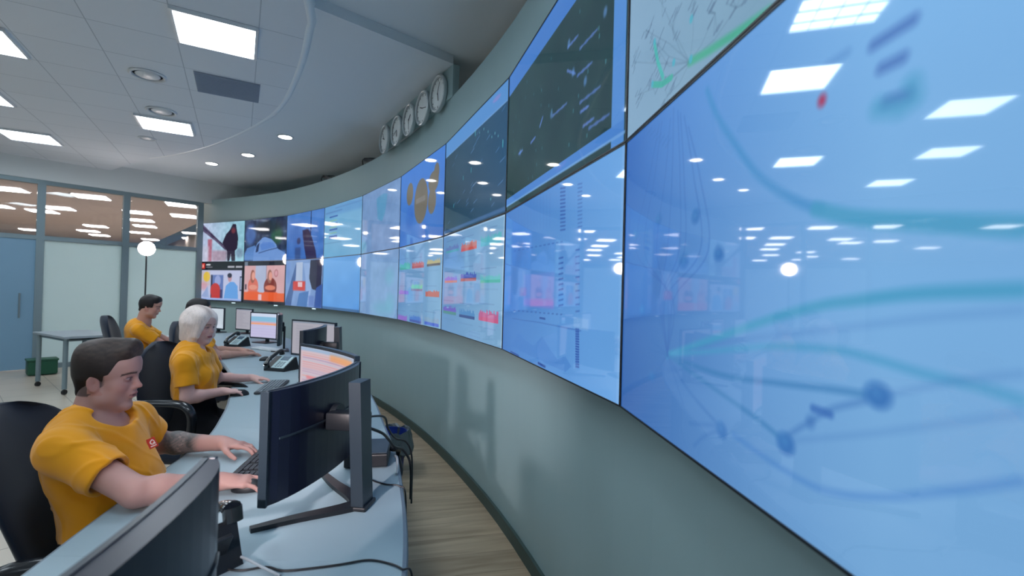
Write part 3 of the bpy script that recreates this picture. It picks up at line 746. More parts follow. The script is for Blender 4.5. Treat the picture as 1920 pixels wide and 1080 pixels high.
        for q in range(30): u, v = .05 + .85 * r.rand(), .2 + .68 * r.rand(); c.rect(u, v, u + .006, v + .02, (90, 170, 190), .5)
        return c
    if (k, row) == (7, 0):
        c = cvs(7, 0, 420, 250, (84, 144, 212)); c.grad((66, 120, 196), (104, 164, 226)); c.noise(5, 5, 4, 3)
        dk = (52, 92, 170)
        for i in range(12):
            for col_u in (0,): 
                x = 1051; y = 351 + i * 7.2; a = c.map(x, y); b = c.map(x + 9, y - 1.5); c.line([a, b], .009, dk, .8)
            a = c.map(1084, 343 + i * 7.4); b = c.map(1092, 341 + i * 7.4); c.line([a, b], .006, dk, .6)
            x = 965 + i * 6; c.line([c.map(x, 380 - i * 1.7), c.map(x, 440 - i * 1.5)], .006, (74, 112, 190), .4)
        for i in range(10):
            c.line([c.map(1048, 484 + i * 10), c.map(1056, 482 + i * 10)], .009, dk, .8); c.line([c.map(1080, 468 + i * 13), c.map(1087, 467 + i * 13)], .008, dk, .6)
        for i in range(16): c.line([c.map(1080, 618 + i * 4.8), c.map(1086, 619 + i * 4.8)], .008, (44, 76, 160), .8)
        for i in range(12): c.line([c.map(963 + i * 8, 470 - i * 1.6), c.map(967 + i * 8, 469.5 - i * 1.6)], .007, dk, .6); c.line([c.map(963 + i * 8, 583 + i * .7), c.map(966 + i * 8, 583 + i * .7)], .008, dk, .7)
        a = c.map(982, 515); b = c.map(1038, 580); c.rect(a[0], a[1], b[0], b[1], (120, 130, 216), .30, soft=4); a = c.map(982, 560); c.rect(a[0], a[1], b[0], b[1], (170, 110, 206), .30, soft=6)
        c.line([c.map(960, 598), c.map(1012, 606), c.map(1090, 622)], .005, dk, .6)
        c.poly(mk(c, [(958, 650), (972, 625), (985, 640), (1000, 650), (1016, 632), (1030, 655), (1045, 676), (1060, 670), (1072, 690), (1060, 700), (1000, 672)]), (66, 122, 200), .45)
        c.line([c.map(957, 661), c.map(972, 669)], .012, (36, 70, 150), .9); c.line([c.map(1009, 683), c.map(1022, 690)], .014, (36, 70, 150), .9); c.line([c.map(1012, 597), c.map(1022, 599)], .012, (36, 70, 150), .8)
        a = c.map(1076, 596); b = c.map(1104, 622); c.rect(a[0], a[1], b[0], b[1], (130, 176, 228), .6, soft=2)
        c.rect(.985, 0, 1, 1, (130, 180, 235), .5); return c
    if (k, row) == (8, 1):
        c = cvs(8, 1, 640, 380, (142, 178, 204)); c.grad((134, 170, 200), (124, 164, 186)); c.noise(3, 8, 6, 2)
        hub = c.map(1292, 122); dk = (86, 116, 142)
        r = np.random.RandomState(2)
        for (x, y) in ((1225, 80), (1240, 150), (1222, 165), (1200, 180), (1300, 10), (1190, 120), (1260, 60), (1340, 30), (1210, 60), (1240, 10), (1380, 20), (1235, 100), (1250, 185)):
            p = c.map(x, y); c.line([hub, ((hub[0] + p[0]) / 2 + .01 * r.randn(), (hub[1] + p[1]) / 2 + .015), p], .004, dk, .28)
            for q in range(7):
                an = r.rand() * 6.28; L = .02 + .035 * r.rand(); e = (p[0] + math.cos(an) * L * .6, p[1] + math.sin(an) * L); c.line([p, e], .003, dk, .3); c.line([(e[0], e[1]), (e[0] + .014, e[1] - .012)], .005, (74, 100, 132), .5)
        c.line([c.map(1226, 85), c.map(1232, 120), c.map(1242, 150)], .018, (70, 190, 180), .8); c.line([c.map(1222, 163), c.map(1240, 163), c.map(1258, 150)], .02, (64, 180, 160), .8)
        c.line([hub, c.map(1330, 100), c.map(1380, 68), c.map(1440, 28)], .022, (70, 176, 140), .8, soft=5)
        for (x, y) in ((1226, 82), (1295, 40), (1294, 116), (1222, 162), (1262, 122)): c.ell(*c.map(x, y), .006, .012, (80, 176, 200), .9)
        return c
    if (k, row) == (8, 0):
        c = cvs(8, 0, 760, 440, (96, 154, 222)); t = np.clip(c.U / .64, 0, 1)[..., None] ** 1.1; c.a = np.array((58, 110, 188.)) * (1 - t) + np.array((128, 184, 236.)) * t; c.a = c.a * (1.03 - .10 * c.V[..., None]); c.noise(4, 4, 3, 5)  # viewing-angle brightness falloff painted into the picture, darker left to lighter right
        te = (74, 158, 200); dk = (62, 114, 184); m = c.map
        def L(pts, w_, col, al=.8, soft=6): q = catmull([m(*p) for p in pts], 8); c.line([tuple(z) for z in q], w_, col, al, soft)
        hub = (1250, 668)
        L([(1325, 165), (1345, 215), (1390, 285), (1430, 335), (1500, 378), (1540, 390)], .018, (74, 146, 206), .8); L([(1530, 391), (1600, 406), (1720, 415), (1919, 424)], .026, te, .85)
        L([hub, (1350, 633), (1450, 598), (1540, 574), (1600, 566), (1720, 552), (1919, 545)], .018, te, .85)
        L([hub, (1350, 645), (1480, 628), (1600, 615), (1750, 598), (1919, 585)], .010, dk, .2)
        L([hub, (1340, 660), (1440, 652), (1560, 658), (1640, 676), (1740, 706), (1840, 730), (1919, 755)], .012, (78, 158, 204), .75)
        L([hub, (1350, 705), (1460, 722), (1560, 734), (1630, 745)], .009, (64, 128, 186), .8); L([hub, (1350, 740), (1420, 790), (1468, 830)], .008, (64, 128, 186), .8)
        L([(1480, 832), (1640, 818), (1780, 800), (1919, 782)], .008, dk, .22); L([(1668, 745), (1780, 722), (1919, 706)], .007, dk, .25); L([(1476, 822), (1520, 795), (1560, 772), (1622, 757)], .008, dk, .55)
        L([hub, (1290, 735), (1350, 805)], .006, dk, .6); L([(1375, 820), (1430, 860), (1500, 905), (1560, 930), (1660, 940), (1780, 930), (1919, 912)], .009, (74, 132, 204), .6)
        L([(1350, 803), (1320, 800), (1292, 797)], .006, dk, .5); L([(1350, 810), (1320, 822), (1300, 840)], .006, dk, .5)
        for (x, y, w_, h_) in ((1648, 746, 25, 24), (1473, 837, 16, 20), (1352, 810, 9, 14), (1303, 405, 7, 13), (1347, 475, 9, 13), (1281, 490, 8, 13), (1234, 410, 5, 10), (1222, 710, 5, 8), (1203, 583, 4, 9), (1191, 440, 4, 7)):
            u, v = m(x, y); u1, _ = m(x + w_, y); u0, _ = m(x - w_, y); _, v1 = m(x, y + h_); _, v0 = m(x, y - h_)
            c.ell(u, v, abs(u1 - u0) / 2, abs(v1 - v0) / 2, (52, 108, 182), .92, soft=7); c.ell(u - abs(u1 - u0) * .08, v - abs(v1 - v0) * .10, abs(u1 - u0) / 3.4, abs(v1 - v0) / 3.4, (92, 158, 214), .5, soft=12)
        for i, (x0, x1) in enumerate(((1262, 1268), (1270, 1290), (1275, 1300), (1282, 1330), (1256, 1248), (1240, 1225), (1235, 1210), (1290, 1345))):
            L([(x0, 200 + i * 5), ((x0 + x1) / 2 - 6, 330), (x1 - 18, 470), (1235 + i * 4, 560), hub], .005, (58, 104, 180), .45, 3)
        for (a, b) in (((1280, 760), hub), ((1222, 640), hub), ((1235, 600), hub), ((1262, 610), hub), ((1214, 655), hub), ((1228, 700), hub)): L([a, ((a[0] + b[0]) / 2, (a[1] + b[1]) / 2), b], .005, dk, .5, 3)
        c.ell(*m(1542, 184), .0050, .010, (176, 48, 84), .9, soft=6)
        for (a, b) in (((1640, 78), (1715, 30)), ((1655, 122), (1695, 102)), ((1665, 186), (1705, 172))): c.line([m(*a), m(*b)], .016, (70, 110, 184), .75, soft=8)
        c.line([m(1650, 198), m(1690, 196), m(1715, 178), m(1712, 155)], .030, te, .6, soft=10); c.line([m(1550, 118), m(1590, 92)], .010, dk, .35, soft=8)
        c.line([m(1525, 770), m(1558, 782)], .014, (62, 112, 186), .8, soft=4); c.ell(*m(1520, 796), .006, .012, dk, .5, soft=6)
        for q in range(8): c.line([m(1205 + q * 6, 255 + q * 4 - 9), m(1215 + q * 6, 235 + q * 3)], .006, dk, .35, soft=3)
        return c
    return None
SCR_LAB = {(0, 1): 'upper wall display showing a person in a dark jacket by a stair rail', (1, 1): 'upper wall display showing a white car in front of dark trees', (2, 1): 'upper wall display showing a long-haired figure on blue',
    (3, 1): 'upper wall display with a short list of dark blue bars', (4, 1): 'upper wall display with a faint grey map and a teal blot', (5, 1): 'upper wall display with brown bubbles on blue',
    (6, 1): 'upper dark wall display with tiny teal marks, farther one', (7, 1): 'larger looking dark wall display with rows of blue labels', (8, 1): 'upper wall display with branching green and grey network lines',
    (0, 0): 'lower wall display with a black header and a red icon', (1, 0): 'lower wall display showing two people behind an orange table', (2, 0): 'lower wall display showing a red box held by a person in jeans',
    (3, 0): 'lower plain light blue wall display mirroring the bright lamp', (4, 0): 'lower wall display with a pale map and green blots', (5, 0): 'lower wall display with nine small charts, farther one',
    (6, 0): 'lower wall display with nine small charts, nearer one', (7, 0): 'lower blue wall display with faint tables and a pink chart', (8, 0): 'huge looking blue wall display with curved teal network lines, nearest the camera'}
for k in range(9):
    a, b = C[k], C[k + 1]; d = (b - a) / np.hypot(*(b - a)); n = outn(k); W_ = np.hypot(*(b - a)); mid = (a + b) / 2
    for row in (0, 1):
        z0 = ZB + RH * row
        root = thing('wall_display', SCR_LAB[(k, row)], 'wall display', (mid[0], mid[1], z0), math.atan2(d[1], d[0]), group='video wall displays')
        hw = W_ / 2 - .0012
        MB().box((0, .047, RH / 2), (2 * hw, .086, RH - .002)).build('housing', M_BLACK, root)
        bz = MB(); t = .0045
        for cx, cz, sx, sz in ((0, RH - .001 - t / 2, 2 * hw, t), (0, .001 + t / 2, 2 * hw, t), (-hw + t / 2, RH / 2, t, RH - .002), (hw - t / 2, RH / 2, t, RH - .002)): bz.box((cx, .001, cz), (sx, .008, sz))
        bz.build('bezel', M_BLACK, root)
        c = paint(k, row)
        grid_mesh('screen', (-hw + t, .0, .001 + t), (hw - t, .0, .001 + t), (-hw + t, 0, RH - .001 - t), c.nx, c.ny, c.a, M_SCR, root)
        if row == 0:
            MB().box((W_ * .30, .0, -.012), (.10, .012, .012)).build('status_light', mat('indicator', (200, 220, 230), emit=((200, 220, 230), 1.2)), root) if k in (0, 1, 2) else None
# ------------------------------------------------------------------ curved desk in modules
DZ = .75
FR = [(-1.02, -.9), (-1.04, -.2), (-1.06, .5), (-1.14, 1.05), (-1.23, 1.45), (-1.31, 1.83), (-1.40, 2.25), (-1.56, 2.64), (-1.76, 3.05), (-2.17, 3.78), (-2.72, 4.55), (-3.38, 5.33), (-4.05, 6.02), (-4.75, 6.62)]
BK = [(-.20, -.9), (-.17, -.2), (-.18, .6), (-.24, 1.10), (-.30, 1.42), (-.39, 1.76), (-.50, 2.12), (-.68, 2.60), (-.88, 3.12), (-1.27, 4.02), (-1.83, 5.00), (-2.55, 6.02), (-3.25, 6.86), (-3.95, 7.52)]
FRs, BKs = smooth2(np.array(FR), 8), smooth2(np.array(BK), 8)
M_DESK = mat('light_grey_laminate', (152, 172, 180), rough=.45, spec=.4, bump=(900, .03), noise=(3, .02))
M_DESKE = mat('grey_edge_band', (120, 132, 142), rough=.5)
cuts = [0, 28, 52, 76, len(FRs) - 1]
dlabs = ['curved grey desk top nearest the camera, with a loose black cable on it', 'curved grey desk top of the tattooed man and his keyboard',
         'curved grey desk top in front of the blonde woman', 'curved grey desk top at the far end by the light stand']
for q in range(4):
    i0, i1 = cuts[q], cuts[q + 1]
    f_, b_ = FRs[i0:i1 + 1].copy(), BKs[i0:i1 + 1].copy()
    root = thing('curved_desk', dlabs[q], 'desk', (b_[0][0], b_[0][1], 0), group=None); o_ = (b_[0][0], b_[0][1], 0)
    if q > 0:
        d_ = f_[1] - f_[0]; f_[0] = f_[0] + d_ * .012; d_ = b_[1] - b_[0]; b_[0] = b_[0] + d_ * .012
    m_ = strip(MB(), f_, b_, DZ - .028, DZ); t = m_.build('worktop', M_DESK, root); t.location = (-o_[0], -o_[1], 0)
    e = MB()
    e.tube([(p[0], p[1], DZ - .014) for p in f_], .0142, seg=8); e.tube([(p[0], p[1], DZ - .014) for p in b_], .0142, seg=8)
    t = e.build('edge_band', M_DESKE, root); t.location = (-o_[0], -o_[1], 0)
    md = strip(MB(), b_ * .82 + f_ * .18, b_ * .79 + f_ * .21, .22, DZ - .028); t = md.build('modesty_panel', M_DESKE, root); t.location = (-o_[0], -o_[1], 0)
    for w_ in (1, len(f_) - 2):
        a, b = f_[w_] * .86 + b_[w_] * .14, b_[w_] * .92 + f_[w_] * .08; d_ = (b - a) / np.hypot(*(b - a)); n = np.array([-d_[1], d_[0]]) * .012
        t = MB().prism([tuple(a + n), tuple(b + n), tuple(b - n), tuple(a - n)], .0, DZ - .028).build('side_panel', M_DESKE, root); t.location = (-o_[0], -o_[1], 0)

# ------------------------------------------------------------------ monitors
M_BACK = mat('dark_navy_plastic', (14, 19, 40), rough=.30, spec=.5)
M_FRAME = mat('monitor_bezel', (36, 48, 58), rough=.35, spec=.5)
M_DISP = attr_mat('desk_display', emit=.85, rough=.15, spec=.5)
def doc_canvas(kind, seed=0):
    c = Canvas(90, 54, (184, 190, 208), asp=1.75); r = np.random.RandomState(seed)
    if kind == 'rows':
        c.a[:] = (196, 176, 184); c.rect(0, 0, 1, .07, (150, 170, 196))
        for i in range(22):
            v = .1 + i * .04; c.rect(.03, v, .97, v + .016, [(206, 130, 130), (150, 130, 170), (200, 150, 140), (170, 176, 196)][r.randint(4)], .7)
        c.rect(.5, .05, .95, .16, (220, 150, 90), .7, soft=3); c.rect(.1, .50, .5, .56, (210, 90, 100), .6, soft=2)
    elif kind == 'bands':
        c.a[:] = (186, 186, 214); c.rect(0, 0, 1, .14, (196, 206, 226)); c.rect(0, .14, 1, .34, (120, 176, 206), .9, soft=2); c.rect(0, .40, 1, .47, (222, 150, 110)); c.rect(0, .36, 1, .38, (200, 110, 110), .8)
        for i in range(11): c.rect(0, .5 + i * .045, 1, .515 + i * .045, (168, 150, 200), .6)
    elif kind == 'doc':
        c.a[:] = (160, 158, 168); c.rect(0, 0, 1, .05, (130, 140, 156))
        for i in range(16): c.rect(.08, .12 + i * .05, .35 + .5 * r.rand(), .135 + i * .05, (130, 130, 146), .55)
    else:
        c.a[:] = (186, 196, 206); c.rect(0, .8, 1, 1, (190, 200, 212)); c.noise(6, 4, 4, seed)
    return c
def monitor(label, A, B, z0, z1, canvas, group=None, bulge=.03, th=.022, stand='fork', back=None, cat='monitor', foot=None, seen_back=True):
    """A, B plan ends of the panel as the user sees it: A = user's left... screen on the left side of A->B seen from above is 'back'"""
    A, B = np.array(A, float), np.array(B, float); mid = (A + B) / 2; w_ = np.hypot(*(B - A)); d = (B - A) / w_
    # local x = along A->B, local y = back side (away from the user)
    root = thing('computer_monitor', label, cat, (mid[0], mid[1], DZ), math.atan2(d[1], d[0]), group=group)
    h0, h1 = z0 - DZ, z1 - DZ; N = 16
    f_, b_ = [], []
    for i in range(N + 1):
        u = -1 + 2 * i / N; y = bulge * (1 - u * u); f_.append((u * w_ / 2, y)); b_.append((u * w_ / 2, y + th * (.55 + .75 * (1 - u ** 6))))
    strip(MB(), f_, b_, h0, h1).build('housing', M_BACK, root)
    fm = MB(); fe = .012
    for i in range(N):
        pass
    strip(fm, [(x, y - .004) for x, y in f_], [(x, y + .006) for x, y in f_], h1 - fe, h1 + .002); strip(fm, [(x, y - .004) for x, y in f_], [(x, y + .006) for x, y in f_], h0 - .002, h0 + fe * 1.4)
    for sx in (0, N - 1): strip(fm, [(f_[sx][0], f_[sx][1] - .0045), (f_[sx + 1][0] if sx == 0 else f_[sx + 1][0], f_[sx + 1][1] - .0045)], [(f_[sx][0], f_[sx][1] + .006), (f_[sx + 1][0], f_[sx + 1][1] + .006)], h0, h1) if False else fm.box(((-1 if sx == 0 else 1) * (w_ / 2 - .004), (f_[sx if sx == 0 else N][1]) + .007, (h0 + h1) / 2), (.010, .026, h1 - h0 + .004), bev=.002)
    fm.build('bezel', M_FRAME, root)
    grid_mesh('screen', (-w_ / 2 + .011, -.0022, h0 + .016), (w_ / 2 - .011, -.0022, h0 + .016), (-w_ / 2 + .011, -.0022, h1 - .011), canvas.nx, canvas.ny, canvas.a, M_DISP, root, bulge=bulge, nrm=(0, 1, 0))
    rd = MB()
    hz = (h0 + h1) / 2 + .02
    strip(rd, [(x, y + .001) for x, y in b_[1:-1]], [(x, y + .004) for x, y in b_[1:-1]], hz, hz + .006); rd.build('seam_strip', M_FRAME, root)
    yb = bulge + th * 1.3
    if stand == 'fork':
        px_, py_ = foot if foot else (0, .16)
        s_ = MB(); tilt = .035
        # tall flat post leaning slightly
        s_.extr([(px_ - .040, py_ - .020, .012), (px_ + .040, py_ - .020, .012), (px_ + .040, py_ - .040, h1 - .0), (px_ - .040, py_ - .040, h1 - .0)], (0, .040, 0))
        s_.build('stand_post', M_FRAME if not back else back, root)
        nk = MB().box((px_ * .5, (yb + py_) / 2, hz), (.06, max(.02, py_ - yb + .0), .06), bev=.008); nk.tube([(0, yb - .005, hz), (0, yb + .02, hz)], .045, seg=20); nk.build('neck', M_BLACK, root)
        b = MB()
        for sx in (-1, 1):
            P = catmull([(px_, py_ - .005), (px_ + sx * .05, py_ - .055), (px_ + sx * .13, py_ - .155), (px_ + sx * .215, py_ - .245)], 6)
            W = np.linspace(.030, .011, len(P))
            L, R_ = [], []
            for i, p in enumerate(P):
                t = P[min(i + 1, len(P) - 1)] - P[max(i - 1, 0)]; t = t / np.hypot(t[0], t[1]); n = np.array([-t[1], t[0]])
                L.append(p[:2] + n * W[i]); R_.append(p[:2] - n * W[i])
            strip(b, L, R_, .0005, .014)
        b.box((px_, py_, .0075), (.09, .06, .014), bev=.004)
        b.build('base', M_BLACK, root)
    else:
        s_ = MB().box((0, yb + .02, (hz) / 2 + .005), (.05, .022, hz), bev=.004); s_.build('stand_post', M_BLACK, root)
        MB().box((0, yb - .02, .006), (.24, .18, .011), bev=.004).build('base', M_BLACK, root)
        MB().box((0, yb + .002, hz), (.10, .03, .10), bev=.006).build('neck', M_BLACK, root)
    return root
# A->B direction chosen so that the back (+local y) is away from the user
m1 = monitor('large dark curved monitor seen from behind on a forked stand, nearest of its kind', (-.635, 2.00), (-.705, 1.38), .834, 1.162, doc_canvas('rows', 1), group=None, bulge=.035, foot=(.075, .205))
m0 = monitor('blurred monitor back in the bottom left corner, closest to the camera', (-.542, .870), (-.445, .29), .80, 1.155, doc_canvas('doc', 2), bulge=.02, th=.034, foot=(0, .15), stand='plain')
m2 = monitor('monitor with pinkish rows of text, behind the big dark monitor', (-1.13, 2.60), (-.69, 2.16), .834, 1.160, doc_canvas('rows', 3), bulge=.025, stand='plain')
m3 = monitor('dark curved monitor seen from behind on a forked stand, beyond the pinkish screen', (-1.53, 3.96), (-1.455, 3.34), .834, 1.160, doc_canvas('doc', 4), bulge=.03, foot=(-.12, .17))
m4 = monitor('pale document screen partly hidden behind the second dark monitor back', (-2.04, 4.50), (-1.52, 4.18), .834, 1.160, doc_canvas('doc', 5), bulge=.02, stand='plain')
m5 = monitor('monitor with blue and orange colour bands', (-3.32, 6.15), (-2.90, 5.98), .80, 1.13, doc_canvas('bands', 6), bulge=.015, stand='plain')
m6 = monitor('dark narrow-looking monitor back right beside the banded screen', (-2.72, 5.62), (-2.46, 5.10), .834, 1.160, doc_canvas('doc', 7), bulge=.02, stand='plain')
m7 = monitor('white screen showing just beside the blonde hair', (-4.62, 7.32), (-4.26, 7.16), .80, 1.12, doc_canvas('plain', 8), bulge=.01, stand='plain')
m8 = monitor('grey document screen, second from the white one', (-4.14, 7.26), (-3.80, 7.08), .80, 1.12, doc_canvas('doc', 9), bulge=.01, stand='plain')

# ------------------------------------------------------------------ keyboards and mice
M_KEY = mat('key_caps', (42, 48, 56), rough=.5); M_KEYL = mat('key_caps_light', (110, 122, 130), rough=.55); M_WKB = mat('white_keyboard', (206, 212, 216), rough=.5)
def keyboard(label, c, rz, body=None, keys=None, W=.44, D=.135):
    """local x = along the keys (user's left to right), +y away from the user"""
    root = thing('keyboard', label, 'keyboard', (c[0], c[1], DZ), rz)
    MB().box((0, 0, .009), (W, D, .014), bev=.004).build('body', body or M_BLACK, root)
    k = MB(); rows = 6; r = random.Random(3)
    for j in range(rows):
        y = -D / 2 + .013 + j * (D - .022) / rows + .004; x = -W / 2 + .012; pitch = (W - .024) / 21.5
        i = 0
        while x < W / 2 - .02:
            wd = pitch * (5.5 if (j == 0 and i == 3) else 1)
            if not (14.6 < (x + W / 2) / pitch < 15.1 or 18.3 < (x + W / 2) / pitch < 18.7): k.box((x + wd / 2, y + .003, .0185), (wd - .0028, (D - .022) / rows - .003, .006), bev=.0012, seg=1)
            x += wd; i += 1
    k.build('keys', keys or M_KEY, root); return root
def mouse(label, c, rz, m=None):
    root = thing('computer_mouse', label, 'mouse', (c[0], c[1], DZ), rz)
    bm = bmesh.new(); bmesh.ops.create_uvsphere(bm, u_segments=24, v_segments=14, radius=1)
    for v in bm.verts:
        x, y, z = v.co; sx = .056 * (1 - .0 * y); v.co = (x * sx, y * .031 * (1 - .12 * x), max(z, -.15) * .034 + .006)
    MB().bm(bm, True).build('shell', m or M_BLACK, root)
    MB().tube([(.040, 0, .022), (.024, 0, .034)], .005, seg=10).build('scroll_wheel', M_FRAME, root); return root
keyboard('black keyboard under the tattooed arm', (-.985, 1.975), math.radians(-81))
mouse('black mouse under the right hand of the tattooed man, behind the big monitor', (-.905, 1.695), math.radians(10))
keyboard('grey keyboard under the left hand of the blonde woman', (-1.665, 3.40), math.radians(-76), M_KEY, M_KEYL)
mouse('black mouse held by the blonde woman', (-1.755, 3.145), math.radians(25))
keyboard('white keyboard in front of the monitor with colour bands', on_z(567, 655, DZ)[:2] * 0 + np.array([-2.72, 5.42]), math.radians(-28), M_WKB, M_WKB)
mouse('small glossy black mouse beside the far dark phone, in front of the hidden person', on_z(498, 676, DZ)[:2], math.radians(30))

# ------------------------------------------------------------------ desk phones
def phone(label, c, rz, sc_=1.0):
    """local +x towards the user"""
    root = thing('desk_phone', label, 'desk phone', (c[0], c[1], DZ), rz)
    b = MB(); 
    b.extr([(.10, -.10, .0), (-.09, -.10, .0), (-.085, -.10, .012), (-.055, -.10, .105), (-.045, -.10, .108), (.10, -.10, .022)], (0, .20, 0)); b.build('body', M_BLACK, root)
    sl = math.atan2(.086, -.145); R = Matrix.Rotation(math.radians(30.7), 3, 'Y')
    cx, cz = .030, .0685
    MB().box((cx - .0, .030, cz), (.155, .125, .008), R=R, bev=.003).build('face_plate', mat('pale_phone_plate', (176, 200, 202), rough=.4), root)
    MB().box((cx - .040, .028, cz + .0265), (.058, .080, .004), R=R, bev=.001).build('display', mat('phone_lcd', (44, 66, 84), rough=.2, emit=((60, 90, 110), .25)), root)
    k = MB()
    for i in range(4):
        for j in range(3): k.box((cx + .006 + i * .016, .005 + j * .026 , cz + .0015 - i * .0095), (.010, .018, .006), R=R, bev=.001, seg=1)
    k.build('keypad', M_KEYL, root)
    h = MB(); P = [(.105, -.075, .052), (.075, -.075, .092), (.02, -.075, .118), (-.04, -.075, .146), (-.075, -.075, .150)]
    h.tube(catmull([np.array(p) for p in P], 6), [.018] * 3 + [.015] * 19 + [.018] * 3, seg=12, scale=(1.35, .9))
    h.tube([(.105, -.075, .055), (.092, -.075, .030)], .023, seg=14); h.tube([(-.075, -.075, .152), (-.082, -.075, .118)], .023, seg=14)
    h.build('handset', mat('glossy_black', (20, 24, 28), rough=.14, coat=.5), root)
    MB().box((-.075, .0, .05), (.012, .13, .10), R=Matrix.Rotation(-.5, 3, 'Y'), bev=.003).build('stand', M_BLACK, root)
    return root
phone('black desk phone with a pale face plate, near the blonde woman', on_z(529, 693, DZ)[:2], math.radians(-105))
phone('smaller looking desk phone with a pale face plate, farther along the desk', on_z(446, 647, DZ)[:2] * .985, math.radians(-105))
p3 = phone('black glossy desk phone beside the blurred monitor at the bottom', (-.800, 1.205), math.radians(150))

# ------------------------------------------------------------------ small computer, cables, bin
pc = thing('mini_computer', 'small black computer box behind the forked monitor stand, with a white mark', 'computer', (-.58, 2.02, DZ), math.radians(-80))
MB().box((0, 0, .030), (.20, .17, .052), bev=.006).build('case', M_BLACK, pc)
MB().box((-.0, 0, .0585), (.19, .16, .004), bev=.001).build('lid', M_FRAME, pc)
MB().box((.045, -.0862, .046), (.045, .001, .005)).build('logo', mat('white_print', (220, 224, 226)), pc)
MB().box((0, .0, .002), (.14, .12, .004)).build('foot', M_BLACK, pc)
def cable(name, label, pts, r, m=None, cat='cable', org=None):
    P = catmull([np.array(p, float) for p in pts], 8); o = MB().tube(P, r, seg=8).build(name, m or M_BLACK, origin=tuple(P[0])); return tag(o, label, cat)
cp_ = [on_z(x, y, DZ + .004) for x, y in [(396, 1050), (425, 1066), (455, 1069), (500, 1063), (532, 1070), (595, 1064), (640, 1058), (690, 1050), (728, 1056)]]
e_ = cp_[-1]; cp_ += [e_ + V_ for V_ in (np.array([.035, .0, -.002]), np.array([.055, -.01, -.10]), np.array([.05, -.03, -.4]))] if False else [np.array([-.262, 1.235, DZ + .004]), np.array([-.232, 1.225, DZ - .02]), np.array([-.225, 1.22, .45]), np.array([-.23, 1.2, .15])]
cable('loose_cable', 'thin black cable waving across the near desk top', cp_, .0028)
cable('power_cable', 'thick black cable looping from the monitor stand over the desk edge', [(-.50, 1.70, .98), (-.47, 1.80, .93), (-.475, 1.92, .87), (-.475, 2.02, .81), (-.455, 2.10, .77), (-.425, 2.12, .70), (-.42, 2.12, .55)], .0055)
cable('power_cable', 'upper cable of the bundle behind the forked stand', [(-.50, 1.68, 1.02), (-.475, 1.84, .98), (-.49, 1.97, .90), (-.49, 2.10, .82), (-.46, 2.19, .775), (-.435, 2.20, .70), (-.43, 2.19, .5)], .004)
cable('power_cable', 'knotted black cable lump hanging at the desk edge', [(-.52, 2.12, .775), (-.49, 2.06, .785), (-.48, 2.13, .76), (-.49, 2.16, .72), (-.46, 2.09, .68), (-.47, 2.02, .60), (-.45, 2.08, .52), (-.47, 2.12, .62)], .010)
cable('video_cable', 'thin cable running from the small computer to the desk edge', [(-.555, 1.915, DZ + .03), (-.545, 1.86, DZ + .008), (-.50, 1.80, DZ + .004), (-.44, 1.765, DZ + .004), (-.39, 1.755, DZ + .004), (-.365, 1.75, DZ - .03), (-.36, 1.75, .5)], .003)
cable('grey_cable', 'pale grey cable plug beside the small computer', [(-.47, 2.02, DZ + .02), (-.45, 1.97, DZ + .03), (-.43, 1.90, DZ + .01), (-.425, 1.86, DZ + .006)], .005, mat('grey_rubber', (150, 160, 166), rough=.5))
cable('grey_cable', 'pale grey cable at the bottom beside the blurred monitor', [(-.72, 1.28, DZ + .006), (-.66, 1.235, DZ + .02), (-.60, 1.21, DZ + .012), (-.55, 1.19, DZ + .006)], .0035, mat('grey_rubber', (150, 160, 166)))
wb = thing('waste_bin', 'blue plastic waste bin lined with a dark bag, on the wood floor behind the desk', 'bin', (-.95, 3.86, .006))
MB().lathe([(.002, 0), (.105, 0), (.112, .01), (.140, .30), (.148, .31), (.148, .325), (.138, .325), (.136, .30), (.105, .02), (.002, .018)], seg=36).build('tub', mat('blue_bin_plastic', (38, 62, 150), rough=.4), wb)
bg = bmesh.new(); NS = 48; R_ = random.Random(5); prof = [(.125, .12), (.134, .26), (.143, .332), (.156, .341), (.160, .328), (.163, .312), (.165, .298)]
vs = []
for i, (r, z) in enumerate(prof):
    for k in range(NS):
        a = 2 * math.pi * k / NS; wv_ = math.sin(a * 7 + i) * .006 + math.sin(a * 13 + 2) * .004; drop = (max(0, math.cos(a + .5)) ** 3) * (.13 if i >= 5 else (.05 if i == 4 else 0)) - (.5 - .5 * math.cos(a + .5)) * (-.055 if i >= 5 else 0); ex = max(0, math.cos(a + .5)) ** 3 * (.05 if i >= 5 else .02 if i == 4 else 0)
        vs.append(bg.verts.new(((r + wv_ + ex) * math.cos(a), (r + wv_ + ex) * math.sin(a), z + wv_ * 1.5 - drop)))
for i in range(len(prof) - 1):
    for k in range(NS): bg.faces.new((vs[i * NS + k], vs[i * NS + (k + 1) % NS], vs[(i + 1) * NS + (k + 1) % NS], vs[(i + 1) * NS + k]))
bo = MB().bm(bg, True).build('liner_bag', mat('grey_bin_bag', (78, 90, 94), rough=.3, spec=.6, bump=(60, .5)), wb)
so = bo.modifiers.new('thick', 'SOLIDIFY'); so.thickness = .002

